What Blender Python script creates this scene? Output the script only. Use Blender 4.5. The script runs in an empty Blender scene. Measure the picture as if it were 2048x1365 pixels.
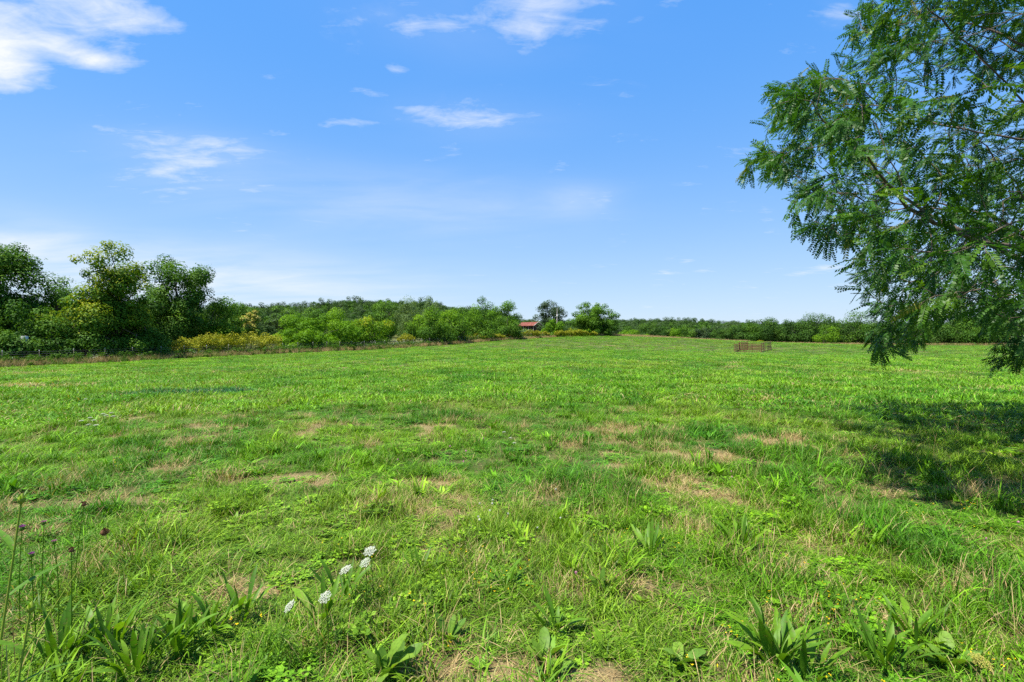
import bpy, math, random
import numpy as np
from mathutils import Vector, Matrix, Euler

# ------------------------------------------------------------------ camera, world, sun, exposure
S = bpy.context.scene
C = S.collection
R = math.radians
F = 1024.0            # focal length in photograph pixels (18 mm on 36 mm)
EYE = 1.70
cam_d = bpy.data.cameras.new('camera'); cam = bpy.data.objects.new('camera', cam_d); C.objects.link(cam)
cam_d.lens = 18.0; cam_d.sensor_width = 36.0; cam_d.clip_start = 0.05; cam_d.clip_end = 9000
cam.location = (0, 0, EYE); cam.rotation_euler = (R(90), 0, 0)
S.camera = cam

SUN_EL, SUN_AZ = 66.0, -116.0        # azimuth clockwise from +Y (view direction); sun stands to the left
SUN_DIR = Vector((math.sin(R(SUN_AZ)) * math.cos(R(SUN_EL)), math.cos(R(SUN_AZ)) * math.cos(R(SUN_EL)), math.sin(R(SUN_EL))))
sd = bpy.data.lights.new('sun', 'SUN'); sd.energy = 5.0; sd.angle = R(0.53); sd.color = (1.0, 0.945, 0.85)
sun = bpy.data.objects.new('sun', sd); C.objects.link(sun)
sun.rotation_euler = (-SUN_DIR).to_track_quat('-Z', 'Y').to_euler()

S.view_settings.view_transform = 'Standard'; S.view_settings.look = 'None'
S.view_settings.exposure = 1.12; S.view_settings.gamma = 1.0
S.render.engine = 'CYCLES'
S.cycles.max_bounces = 5; S.cycles.diffuse_bounces = 3; S.cycles.glossy_bounces = 2
S.cycles.transmission_bounces = 3; S.cycles.transparent_max_bounces = 4
S.cycles.use_denoising = False
S.cycles.sample_clamp_indirect = 6.0

W = bpy.data.worlds.new('World'); S.world = W; W.use_nodes = True
wt = W.node_tree; wt.nodes.clear()
def N(t, kind, **kw):
    n = t.nodes.new(kind)
    for k, v in kw.items(): setattr(n, k, v)
    return n
def L(t, a, b): t.links.new(a, b)
def M(t, op, a, b=None, c=None, clamp=False):
    n = t.nodes.new('ShaderNodeMath'); n.operation = op; n.use_clamp = clamp
    for i, v in enumerate((a, b, c)):
        if v is None: continue
        if isinstance(v, (int, float)): n.inputs[i].default_value = v
        else: t.links.new(v, n.inputs[i])
    return n.outputs[0]
def mixc(t, fac, a, b, blend='MIX'):
    n = t.nodes.new('ShaderNodeMix'); n.data_type = 'RGBA'; n.blend_type = blend
    for i, v in ((0, fac), (6, a), (7, b)):
        if isinstance(v, (int, float)): n.inputs[i].default_value = v
        elif isinstance(v, tuple): n.inputs[i].default_value = (*v, 1) if len(v) == 3 else v
        else: t.links.new(v, n.inputs[i])
    return n.outputs[2]

def build_world():
    t = wt
    sky = N(t, 'ShaderNodeTexSky', sky_type='NISHITA', sun_disc=False)
    sky.sun_elevation = R(SUN_EL); sky.sun_rotation = R(SUN_AZ); sky.altitude = 150
    sky.air_density = 1.0; sky.dust_density = 0.6; sky.ozone_density = 3.0
    # even out the brightness between zenith and horizon, as in the photograph's exposure, keeping the sky's own hues
    sc_ = N(t, 'ShaderNodeSeparateColor'); L(t, sky.outputs[0], sc_.inputs[0])
    k_ = M(t, 'MULTIPLY', M(t, 'POWER', sc_.outputs[2], -0.85), 3.7)
    vm = N(t, 'ShaderNodeVectorMath', operation='SCALE'); L(t, sky.outputs[0], vm.inputs[0]); L(t, k_, vm.inputs['Scale'])
    hs = N(t, 'ShaderNodeHueSaturation'); hs.inputs['Saturation'].default_value = 1.1
    hs.inputs['Hue'].default_value = 0.505
    L(t, mixc(t, 1.0, vm.outputs[0], (.595, .885, 1.0), 'MULTIPLY'), hs.inputs['Color'])
    tc = N(t, 'ShaderNodeTexCoord'); sp = N(t, 'ShaderNodeSeparateXYZ'); L(t, tc.outputs['Generated'], sp.inputs[0])
    x, y, z = sp.outputs
    az = M(t, 'ARCTAN2', x, y); el = M(t, 'ARCSINE', z)
    # cloud sheet: direction projected on a high flat layer so that wisps foreshorten towards the horizon
    zc = M(t, 'ADD', M(t, 'MAXIMUM', z, 0.0), 0.12)
    cx, cy = M(t, 'DIVIDE', x, zc), M(t, 'DIVIDE', y, zc)
    cmb = N(t, 'ShaderNodeCombineXYZ'); L(t, cx, cmb.inputs[0]); L(t, cy, cmb.inputs[1])
    def noise(scale, detail, rough, dist, sx=1.0, sy=1.0, off=0.0, rot=0.0):
        mp = N(t, 'ShaderNodeMapping'); mp.inputs['Scale'].default_value = (sx, sy, 1); mp.inputs['Location'].default_value = (off, off * .7, off)
        mp.inputs['Rotation'].default_value = (0, 0, rot)
        L(t, cmb.outputs[0], mp.inputs[0])
        n = N(t, 'ShaderNodeTexNoise'); n.inputs['Scale'].default_value = scale; n.inputs['Detail'].default_value = detail
        n.inputs['Roughness'].default_value = rough; n.inputs['Distortion'].default_value = dist
        L(t, mp.outputs[0], n.inputs['Vector']); return n.outputs['Fac']
    n1 = noise(2.9, 10, .60, .4, 1.0, 1.4, 3.1)
    n2 = noise(7.5, 9, .64, .5, .75, 1.9, 7.7, .12)
    nz = M(t, 'ADD', M(t, 'MULTIPLY', n1, .6), M(t, 'MULTIPLY', n2, .4))
    # each entry: photo pixel centre and half sizes turned into azimuth / elevation, strength, softness
    def blob(px, py, sx, sy, amp):
        a0 = math.atan2(px - 1024, F); e0 = math.atan2(682.5 - py, math.hypot(px - 1024, F))
        k = F / (1 + ((px - 1024) / F) ** 2) ** -0.0
        wa = sx / (F * (1 + ((px - 1024) / F) ** 2)); we = sy / (math.hypot(px - 1024, F))
        da = M(t, 'DIVIDE', M(t, 'SUBTRACT', az, a0), wa); de = M(t, 'DIVIDE', M(t, 'SUBTRACT', el, e0), we)
        r2 = M(t, 'ADD', M(t, 'MULTIPLY', da, da), M(t, 'MULTIPLY', de, de))
        return M(t, 'MULTIPLY', M(t, 'EXPONENT', M(t, 'MULTIPLY', r2, -1.0)), amp)
    def total(bl):
        s = None
        for b in bl:
            v = blob(*b); s = v if s is None else M(t, 'ADD', s, v)
        return s
    puffs = total([(120, 15, 180, 70, .235), (300, 35, 100, 28, .20), (-10, 118, 110, 62, .42), (180, 118, 70, 20, .20), (1075, 38, 115, 42, .21),
                   (1130, -10, 120, 30, .15), (900, 50, 40, 18, .12), (365, 318, 150, 60, .19), (450, 290, 70, 16, .12), (740, 186, 60, 11, .155), (825, 222, 65, 11, .15),
                   (940, 238, 100, 13, .14), (795, 141, 30, 11, .155), (985, 138, 22, 7, .14), (1050, 106, 22, 7, .12), (850, 250, 80, 8, .15), (700, 245, 90, 9, .12), (840, 30, 60, 40, .10), (1010, 210, 90, 30, .06),
                   (560, 266, 60, 10, .09), (1345, 5, 60, 14, .12), (1150, 395, 60, 25, .08), (1320, 549, 30, 5, .14),
                   (1405, 541, 24, 5, .14), (1375, 523, 16, 5, .10), (1650, 538, 36, 8, .16), (1600, 548, 30, 5, .13)])
    dens = M(t, 'MULTIPLY', M(t, 'SUBTRACT', M(t, 'ADD', nz, puffs), 0.585), 3.1, clamp=True)
    veil = total([(850, 410, 280, 55, .62), (1150, 398, 75, 28, .40), (380, 560, 480, 62, 1.35), (60, 500, 280, 48, .9), (520, 380, 240, 55, .25), (400, 330, 150, 60, .4), (950, 240, 200, 40, .2), (1000, 40, 260, 60, .25)])
    vn = M(t, 'MULTIPLY', M(t, 'SUBTRACT', noise(1.6, 6, .55, .4, .7, 1.6, 1.3), .25), 1.9, clamp=True)
    gen = M(t, 'MULTIPLY', M(t, 'SUBTRACT', n1, .60), 1.2, clamp=True)
    veil = M(t, 'MULTIPLY', M(t, 'ADD', veil, gen), vn, clamp=True)
    cov = M(t, 'MAXIMUM', M(t, 'MULTIPLY', dens, .96), M(t, 'MULTIPLY', veil, .62))
    # hazy whitening of the air close to the horizon
    hz = M(t, 'POWER', M(t, 'SUBTRACT', 1.0, M(t, 'MAXIMUM', z, 0.0), clamp=True), 5.0)
    air = mixc(t, M(t, 'MULTIPLY', hz, .9), hs.outputs[0], (3.25, 3.55, 4.5))
    col = mixc(t, cov, air, (4.5, 4.65, 4.8))
    bg = N(t, 'ShaderNodeBackground'); bg.inputs['Strength'].default_value = 0.10
    L(t, col, bg.inputs['Color'])
    out = N(t, 'ShaderNodeOutputWorld'); L(t, bg.outputs[0], out.inputs['Surface'])
build_world()

# ------------------------------------------------------------------ helpers
rng = np.random.default_rng(7)
def tag(o, label=None, cat=None, group=None, kind=None):
    for k, v in (('label', label), ('category', cat), ('group', group), ('kind', kind)):
        if v is not None: o[k] = v
    return o
def empty(name, loc=(0, 0, 0), rz=0.0):
    o = bpy.data.objects.new(name, None); C.objects.link(o); o.location = loc; o.rotation_euler = (0, 0, rz)
    o.empty_display_size = .2
    return o
def link(name, me, parent=None, loc=None, rot=None, scl=None):
    o = bpy.data.objects.new(name, me); C.objects.link(o)
    if parent is not None: o.parent = parent
    if loc is not None: o.location = loc
    if rot is not None: o.rotation_euler = rot
    if scl is not None: o.scale = (scl,) * 3 if isinstance(scl, (int, float)) else scl
    return o

class MB:
    """collects polygons (numpy) and builds one mesh"""
    def __init__(s): s.v = []; s.f = []; s.a = []; s.m = []; s.n = 0
    def add(s, v, f, a=0.5, m=0):
        v = np.asarray(v, np.float32).reshape(-1, 3); f = np.asarray(f, np.int32)
        s.v.append(v); s.f.append(f + s.n); s.n += len(v)
        s.a.append(np.broadcast_to(np.asarray(a, np.float32), (len(f),)).copy()); s.m.append(np.full(len(f), m, np.int32))
    def mesh(s, name, mats, smooth=False):
        me = bpy.data.meshes.new(name)
        v = np.concatenate(s.v)
        me.vertices.add(len(v)); me.vertices.foreach_set('co', v.ravel())
        nf = sum(len(f) for f in s.f); tot = np.concatenate([np.full(len(f), f.shape[1], np.int32) for f in s.f])
        li = np.concatenate([f.ravel() for f in s.f]).astype(np.int32)
        me.loops.add(len(li)); me.loops.foreach_set('vertex_index', li)
        me.polygons.add(nf); st = np.zeros(nf, np.int32); st[1:] = np.cumsum(tot)[:-1]
        me.polygons.foreach_set('loop_start', st)
        try: me.polygons.foreach_set('loop_total', tot)
        except Exception: pass
        me.polygons.foreach_set('material_index', np.concatenate(s.m))
        if smooth: me.polygons.foreach_set('use_smooth', np.ones(nf, bool))
        at = me.attributes.new('v', 'FLOAT', 'FACE'); at.data.foreach_set('value', np.concatenate(s.a))
        for m in (mats if isinstance(mats, (list, tuple)) else [mats]): me.materials.append(m)
        me.update(calc_edges=True); me.validate()
        return me
    def box(s, c, d, a=.5, m=0, rot=None):
        p = np.array([[i, j, k] for i in (-.5, .5) for j in (-.5, .5) for k in (-.5, .5)]) * np.array(d)
        if rot is not None: p = p @ np.array(rot.to_matrix()).T
        s.add(p + np.array(c), [[0, 1, 3, 2], [4, 6, 7, 5], [0, 4, 5, 1], [2, 3, 7, 6], [0, 2, 6, 4], [1, 5, 7, 3]], a, m)
    def tube(s, pts, rad, sides=6, a=.5, m=0):
        pts = np.asarray(pts, float); n = len(pts); rad = np.broadcast_to(np.asarray(rad, float), (n,))
        tg = np.gradient(pts, axis=0); tg /= np.linalg.norm(tg, axis=1)[:, None] + 1e-9
        ref = np.array([0, 0, 1.0]) if abs(tg[:, 2]).mean() < .8 else np.array([1.0, 0, 0])
        u = np.cross(tg, ref); u /= np.linalg.norm(u, axis=1)[:, None] + 1e-9; w = np.cross(tg, u)
        th = np.arange(sides) * 2 * math.pi / sides
        ring = pts[:, None] + rad[:, None, None] * (u[:, None] * np.cos(th)[None, :, None] + w[:, None] * np.sin(th)[None, :, None])
        i = np.arange(n - 1)[:, None] * sides; j = np.arange(sides)[None]; j2 = (j + 1) % sides
        f = np.stack([i + j, i + j2, i + sides + j2, i + sides + j], -1).reshape(-1, 4)
        s.add(ring.reshape(-1, 3), f, a, m)
        e = (n - 1) * sides
        if sides == 4: s.add(ring[[0, -1]].reshape(-1, 3), [[3, 2, 1, 0], [4, 5, 6, 7]], a, m)
        else:
            cv = np.concatenate([ring[-1], pts[-1:]]); s.add(cv, [[q, (q + 1) % sides, sides] for q in range(sides)], a, m)

# value noise used for terrain and plant cover
_lat = np.random.default_rng(99).random((256, 256))
def vnoise(x, y):
    xi, yi = np.floor(x).astype(int), np.floor(y).astype(int); fx, fy = x - xi, y - yi
    fx = fx * fx * (3 - 2 * fx); fy = fy * fy * (3 - 2 * fy)
    g = lambda a, b: _lat[a & 255, b & 255]
    return (g(xi, yi) * (1 - fx) + g(xi + 1, yi) * fx) * (1 - fy) + (g(xi, yi + 1) * (1 - fx) + g(xi + 1, yi + 1) * fx) * fy
def fbm(x, y, o=4):
    s = 0; a = .5; t = 0
    for i in range(o):
        s = s + a * vnoise(x * 2 ** i + 17.3 * i, y * 2 ** i + 5.1 * i); t += a; a *= .5
    return s / t
def sstep(a, b, x):
    q = np.clip((x - a) / (b - a), 0, 1); return q * q * (3 - 2 * q)

# ------------------------------------------------------------------ terrain
CP = np.array([(0, 0, 0), (-6, 4, 0), (6, 4, 0), (0, 10, 0), (-12, 14, -.03), (14, 14, 0), (0, 28, .05), (25, 30, 0), (-22, 26, -.2), (-41, 41, -.42), (-34, 55, -.1),
               (-16, 90, .73), (-4.2, 98, 1.2), (-2.7, 116, 1.87), (10.5, 142, 2.7), (17.2, 150, 3.1), (40, 150, 2.8), (62, 165, 1.9), (84, 180, 1.1), (112, 170, .45), (150, 150, .6),
               (37, 80, -.08), (5, 60, .3), (10, 100, 1.3), (60, 60, -.1), (90, 100, .1), (-70, 45, -.6), (-80, 90, -.2), (-50, 120, 1), (0, 190, 3), (60, 230, 1.5), (150, 230, 1),
               (-90, 10, -.6), (90, 10, 0), (-60, -60, 0), (60, -60, 0), (0, -90, 0), (-120, 170, 1), (-30, 220, 2.5)], float)
def _tps(d): return np.where(d > 1e-6, d * d * np.log(np.maximum(d, 1e-6)), 0)
def _fit():
    P = CP[:, :2]; n = len(P); K = _tps(np.linalg.norm(P[:, None] - P[None], axis=2)); K += np.eye(n) * 8
    A = np.zeros((n + 3, n + 3)); A[:n, :n] = K; A[:n, n] = 1; A[:n, n + 1:] = P; A[n, :n] = 1; A[n + 1:, :n] = P.T
    return np.linalg.solve(A, np.concatenate([CP[:, 2], np.zeros(3)]))
_w = _fit()
RIDGE_AZ = np.array([-180, -90, -60, -45, -31, -26, -22, -18, -14, -10, -6, -2, 1.5, 6, 12, 18, 22.5, 26, 33, 45, 60, 90, 180.])
RIDGE_H = np.array([6, 7, 10, 11, 11.5, 12.5, 13.5, 16, 16.5, 16, 13, 10, 8, 9.5, 11, 10.5, 9, 7, 5, 5, 5, 5, 5.])
def H(x, y):
    x = np.asarray(x, float); y = np.asarray(y, float)
    d = np.hypot(x, y); sc = np.minimum(1, 230 / np.maximum(d, 1e-6)); qx, qy = x * sc, y * sc
    D = np.sqrt((qx[..., None] - CP[:, 0]) ** 2 + (qy[..., None] - CP[:, 1]) ** 2)
    z = _tps(D) @ _w[:-3] + _w[-3] + _w[-2] * qx + _w[-1] * qy
    az = np.degrees(np.arctan2(x, y)); rh = np.interp(az, RIDGE_AZ, RIDGE_H)
    left = sstep(4, -2, az); r0 = 200 + 30 * (1 - left); r1 = 330 + 170 * (1 - left)
    z = z + rh * sstep(r0, r1, d) * (1 - .5 * sstep(r1 + 60, r1 + 500, d))
    z = z + (fbm(x * .9, y * .9, 3) - .5) * .07 * sstep(1.0, 5, d) * sstep(400, 100, d)
    return z
def H1(x, y): return float(H(np.array([x]), np.array([y]))[0])
def ground_at(px, py):
    """ground point seen at a photograph pixel (near, almost flat ground)"""
    d = EYE * F / max(py - 682.5, 2)
    for _ in range(4):
        d = (EYE - H1((px - 1024) / F * d, d)) * F / max(py - 682.5, 2)
    return (px - 1024) / F * d, d
def at(px, d): return (px - 1024) / F * d, d
def zpx(py, d): return EYE + (682.5 - py) / F * d

# ------------------------------------------------------------------ materials
def leaf_mat(name, stops, trans=.32, rough=.6, spec=.10, tcol=(1.25, 1.25, .35), inst=False, hue=None):
    m = bpy.data.materials.new(name); m.use_nodes = True; t = m.node_tree; t.nodes.clear()
    at_ = N(t, 'ShaderNodeAttribute', attribute_name='v')
    rp = N(t, 'ShaderNodeValToRGB'); e = rp.color_ramp.elements
    while len(e) > 1: e.remove(e[-1])
    e[0].position = stops[0][0]; e[0].color = (*stops[0][1], 1)
    for p, c in stops[1:]:
        q = e.new(p); q.color = (*c, 1)
    L(t, at_.outputs['Fac'], rp.inputs[0]); col = rp.outputs[0]
    if inst:
        gc = N(t, 'ShaderNodeAttribute', attribute_name='col', attribute_type='INSTANCER')
        dr = N(t, 'ShaderNodeAttribute', attribute_name='dry', attribute_type='INSTANCER')
        col = mixc(t, 1.0, col, gc.outputs['Color'], 'MULTIPLY')
        k = M(t, 'MULTIPLY', M(t, 'SUBTRACT', dr.outputs['Fac'], M(t, 'FRACT', M(t, 'MULTIPLY', at_.outputs['Fac'], 7.31))), 6.0, clamp=True)
        straw = mixc(t, M(t, 'FRACT', M(t, 'MULTIPLY', at_.outputs['Fac'], 3.7)), (.36, .25, .11), (.50, .40, .20))
        col = mixc(t, k, col, straw)
    if name in ('broad_weed_leaves', 'dock_leaves'):
        oi = N(t, 'ShaderNodeObjectInfo'); tc = N(t, 'ShaderNodeTexCoord'); nn = N(t, 'ShaderNodeTexNoise'); nn.inputs['Scale'].default_value = 14; nn.inputs['Detail'].default_value = 6
        L(t, tc.outputs['Object'], nn.inputs['Vector'])
        col = mixc(t, M(t, 'MULTIPLY', oi.outputs['Random'], .6), col, mixc(t, 1.0, col, (1.9, 1.5, .9), 'MULTIPLY'))
        col = mixc(t, M(t, 'MULTIPLY', M(t, 'SUBTRACT', nn.outputs['Fac'], .45), 3.0, clamp=True), col, mixc(t, 1.0, col, (.55, .6, .6), 'MULTIPLY'))
        col = mixc(t, M(t, 'MULTIPLY', M(t, 'SUBTRACT', nn.outputs['Fac'], .64), 12.0, clamp=True), col, (.22, .17, .06))
    b = N(t, 'ShaderNodeBsdfPrincipled'); b.inputs['Roughness'].default_value = rough
    b.inputs['Specular IOR Level'].default_value = spec; L(t, col, b.inputs['Base Color'])
    tr = N(t, 'ShaderNodeBsdfTranslucent'); L(t, mixc(t, 1.0, col, tcol, 'MULTIPLY'), tr.inputs[0])
    mx = N(t, 'ShaderNodeMixShader'); mx.inputs[0].default_value = trans
    L(t, b.outputs[0], mx.inputs[1]); L(t, tr.outputs[0], mx.inputs[2])
    o = N(t, 'ShaderNodeOutputMaterial'); L(t, mx.outputs[0], o.inputs[0])
    return m
def plain_mat(name, c1, c2, scale=8.0, rough=.8, stretch=(1, 1, 1), spec=.3, bump=.0, metal=0.0):
    m = bpy.data.materials.new(name); m.use_nodes = True; t = m.node_tree; b = t.nodes['Principled BSDF']
    tc = N(t, 'ShaderNodeTexCoord'); mp = N(t, 'ShaderNodeMapping'); mp.inputs['Scale'].default_value = stretch
    L(t, tc.outputs['Object'], mp.inputs[0]); n = N(t, 'ShaderNodeTexNoise'); n.inputs['Scale'].default_value = scale
    n.inputs['Detail'].default_value = 6; n.inputs['Roughness'].default_value = .65; L(t, mp.outputs[0], n.inputs['Vector'])
    f = M(t, 'MULTIPLY', M(t, 'SUBTRACT', n.outputs['Fac'], .3), 2.5, clamp=True)
    L(t, mixc(t, f, c1, c2), b.inputs['Base Color']); b.inputs['Roughness'].default_value = rough
    b.inputs['Specular IOR Level'].default_value = spec; b.inputs['Metallic'].default_value = metal
    if bump:
        bp = N(t, 'ShaderNodeBump'); bp.inputs['Strength'].default_value = bump; bp.inputs['Distance'].default_value = .02
        L(t, n.outputs['Fac'], bp.inputs['Height']); L(t, bp.outputs[0], b.inputs['Normal'])
    return m
def ramp3(d, m_, l): return [(0.0, d), (.5, m_), (1.0, l)]
G = {}
G['grass'] = leaf_mat('grass_blades', ramp3((.38, .44, .5), (.92, .94, 1), (1.75, 1.5, 1.5)), trans=.22, rough=.45, spec=.1, tcol=(1.25, 1.2, .3), inst=True)
G['straw'] = leaf_mat('dry_straw', ramp3((.21, .14, .06), (.35, .25, .105), (.50, .38, .18)), trans=.2, rough=.6, tcol=(1, 1, .8))
G['near'] = leaf_mat('locust_leaves', [(0, (.015, .055, .010)), (.5, (.040, .118, .010)), (.93, (.12, .225, .011)), (.985, (.17, .19, .02)), (1, (.24, .21, .03))], trans=.38, rough=.45, spec=.2)
G['dark'] = leaf_mat('dark_leaves', ramp3((.030, .082, .012), (.056, .138, .013), (.095, .19, .016)), trans=.28)
G['mid'] = leaf_mat('green_leaves', ramp3((.038, .095, .011), (.070, .160, .013), (.115, .22, .016)), trans=.30)
G['bright'] = leaf_mat('bright_leaves', ramp3((.060, .145, .008), (.11, .24, .009), (.18, .31, .012)), trans=.36)
G['vine'] = leaf_mat('vine_and_sunlit_leaves', ramp3((.075, .14, .010), (.17, .24, .011), (.36, .36, .015)), trans=.34)  # yellowish vine tone, its light end raised to paint sunlit highlights
G['edge'] = leaf_mat('field_edge_leaves', ramp3((.022, .060, .011), (.040, .098, .013), (.070, .14, .016)), trans=.28)
G['willow'] = leaf_mat('pale_leaves', ramp3((.075, .125, .045), (.12, .20, .065), (.18, .26, .10)), trans=.3)
G['grey'] = leaf_mat('grey_green_leaves', ramp3((.030, .058, .024), (.050, .088, .034), (.075, .12, .045)), trans=.25)
G['wood'] = leaf_mat('forest_leaves', ramp3((.028, .064, .016), (.047, .098, .020), (.072, .13, .026)), trans=.25)
G['gold'] = leaf_mat('goldenrod_blossom', ramp3((.18, .21, .022), (.29, .295, .026), (.40, .37, .035)), trans=.3, tcol=(1.1, 1.1, .4))
G['cream'] = leaf_mat('yellow_blossom', ramp3((.20, .20, .04), (.38, .34, .07), (.50, .44, .12)), trans=.25)
G['lush'] = leaf_mat('broad_weed_leaves', ramp3((.045, .12, .010), (.075, .185, .012), (.12, .25, .018)), trans=.36, rough=.5, spec=.22)
G['dock'] = leaf_mat('dock_leaves', ramp3((.06, .14, .02), (.10, .21, .028), (.15, .28, .04)), trans=.36, rough=.5, spec=.2)
G['white'] = leaf_mat('white_petals', ramp3((.34, .38, .26), (.54, .56, .46), (.66, .67, .60)), trans=.25, tcol=(1, 1, .9))
G['purple'] = leaf_mat('purple_florets', ramp3((.20, .05, .20), (.34, .09, .30), (.50, .18, .40)), trans=.25, tcol=(1, .8, 1))
G['pink'] = leaf_mat('pink_florets', ramp3((.42, .14, .25), (.58, .24, .36), (.68, .36, .45)), trans=.25, tcol=(1, .8, 1))
G['brown'] = leaf_mat('dried_heads', ramp3((.07, .035, .018), (.15, .075, .035), (.26, .16, .085)), trans=.1, tcol=(1, 1, .8))
G['bud'] = leaf_mat('green_buds', ramp3((.16, .24, .03), (.24, .32, .04), (.30, .34, .06)), trans=.25)
G['yellow'] = leaf_mat('yellow_petals', ramp3((.65, .42, .01), (.80, .55, .01), (.85, .62, .02)), trans=.2)
BARK = plain_mat('bark', (.055, .042, .03), (.15, .12, .09), 9, .9, (1, 1, .25), bump=.6)
BARKP = plain_mat('pale_bark', (.22, .19, .16), (.42, .38, .33), 9, .9, (1, 1, .25), bump=.4)

def ground_mat():
    m = bpy.data.materials.new('pasture_soil'); m.use_nodes = True; t = m.node_tree; b = t.nodes['Principled BSDF']
    a = N(t, 'ShaderNodeAttribute', attribute_name='cover')
    tc = N(t, 'ShaderNodeTexCoord')
    def nz(s, d=6, r=.6):
        n = N(t, 'ShaderNodeTexNoise'); n.inputs['Scale'].default_value = s; n.inputs['Detail'].default_value = d; n.inputs['Roughness'].default_value = r
        L(t, tc.outputs['Object'], n.inputs['Vector']); return n.outputs['Fac']
    fine = nz(55, 5, .7); mid = nz(4.0)
    soil = mixc(t, M(t, 'MULTIPLY', M(t, 'SUBTRACT', fine, .3), 2.4, clamp=True), (.15, .105, .05), (.36, .275, .13))
    green = mixc(t, M(t, 'MULTIPLY', M(t, 'SUBTRACT', mid, .3), 2.4, clamp=True), (.022, .040, .008), (.055, .085, .014))
    green = mixc(t, M(t, 'MULTIPLY', M(t, 'SUBTRACT', fine, .42), 3.0, clamp=True), green, (.12, .11, .04))
    L(t, mixc(t, a.outputs['Fac'], green, soil), b.inputs['Base Color'])
    b.inputs['Roughness'].default_value = .95; b.inputs['Specular IOR Level'].default_value = .1
    bp = N(t, 'ShaderNodeBump'); bp.inputs['Strength'].default_value = .8; bp.inputs['Distance'].default_value = .03
    L(t, fine, bp.inputs['Height']); L(t, bp.outputs[0], b.inputs['Normal'])
    return m

# ------------------------------------------------------------------ plant-cover fields
DRY = []
for px, py, rx, ry, k in [(510, 1178, .26, .16, 1), (500, 1195, .2, .12, .9), (930, 1352, .42, .20, 1), (1010, 1348, .45, .24, 1), (1180, 1350, .25, .15, 1), (790, 975, .55, .4, .7), (760, 1015, .4, .3, .6),
                          (1255, 862, 1.0, .7, .8), (1300, 885, .5, .6, .7), (1555, 885, .7, .6, .95), (1405, 912, .55, .7, .9), (1590, 1150, .26, .2, 1), (1330, 1178, .4, .2, .7), (2010, 1285, .2, .16, .9),
                          (1230, 885, .6, .4, .6), (450, 962, .4, .3, .6), (250, 1115, .35, .2, .75), (60, 1075, .4, .3, .7), (900, 1015, .6, .45, .5), (1090, 1000, .5, .5, .4), (1850, 745, 3.2, 1.2, .7),
                          (45, 772, 4.2, 1.4, .95), (110, 775, 3.0, .9, .8), (60, 746, 3.5, 1.3, .7), (385, 769, 2.6, .25, .95), (1710, 915, .4, .4, .6), (1980, 985, .6, .4, .8), (1780, 985, .4, .3, .6), (640, 1290, .2, .12, .7),
                          (1500, 1355, .22, .1, .8), (1950, 1180, .3, .2, .5), (1640, 1090, .4, .25, .55), (350, 940, .5, .4, .5), (1130, 1180, .25, .15, .6), (20, 1010, .4, .3, .6), (1990, 780, 2, .8, .4)]:
    gx, gy = ground_at(px, py); DRY.append((gx, gy, rx * .78, ry * .72, k))
def dryness(x, y):
    n = fbm(x * 1.3 + 40, y * 1.3 + 8, 4); n2 = fbm(x * 4.1 + 3, y * 4.1 + 77, 3)
    big = fbm(x * .12 + 5, y * .12 + 9, 3)
    v = .75 * sstep(.655, .76, n) * sstep(.40, .68, big + .06) + .20 * sstep(.5, .75, n2)
    wob = (n2 - .5) * 2.4
    for gx, gy, rx, ry, k in DRY:
        r = np.sqrt(((x - gx) / rx) ** 2 + ((y - gy) / ry) ** 2) + wob
        v = np.maximum(v, k * sstep(1.25, .55, r))
    return np.clip(v, 0, 1)

def fence_line(t): return -41 + 25 * t, 41 + 49 * t
FD = np.array([25, 49.]) / math.hypot(25, 49)
def fence_side(x, y):
    """signed distance to the fence line, positive inside the pasture"""
    return (x + 41) * FD[1] - (y - 41) * FD[0]

def build_ground():
    rr = [0.0, .4]
    while rr[-1] < 4200: rr.append(rr[-1] * 1.05 + .01)
    rr = np.array(rr[1:]); na = 420
    th = np.linspace(0, 2 * math.pi, na, endpoint=False)
    x = (rr[:, None] * np.sin(th)[None]).ravel(); y = (rr[:, None] * np.cos(th)[None]).ravel()
    z = H(x, y); x = np.append(x, 0); y = np.append(y, 0); z = np.append(z, H1(0, 0))
    i = np.arange(len(rr) - 1)[:, None] * na; j = np.arange(na)[None]; j2 = (j + 1) % na
    f = np.stack([i + j2, i + j, i + na + j, i + na + j2], -1).reshape(-1, 4)
    b = MB(); v = np.stack([x, y, z], 1); b.add(v, f)
    c = len(v) - 1; b.n = 0; b.v.append(np.zeros((0, 3), np.float32)); b.f.append(np.array([[k, c, (k + 1) % na] for k in range(na)], np.int32)[:, ::-1]); b.a.append(np.full(na, .5, np.float32)); b.m.append(np.zeros(na, np.int32))
    me = b.mesh('pasture', ground_mat(), True)
    d = np.hypot(v[:, 0], v[:, 1])
    cov = dryness(v[:, 0], v[:, 1]) * sstep(140, 60, d) * .9 + .1
    fs = fence_side(v[:, 0], v[:, 1]); cov = np.where((fs < 1) & (fs > -9), .35, cov); cov = np.where(d > 195, 0.05, cov)
    a2 = me.attributes.new('cover', 'FLOAT', 'POINT'); a2.data.foreach_set('value', cov.astype(np.float32))
    tag(link('pasture_ground', me), kind='structure')
build_ground()

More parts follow.
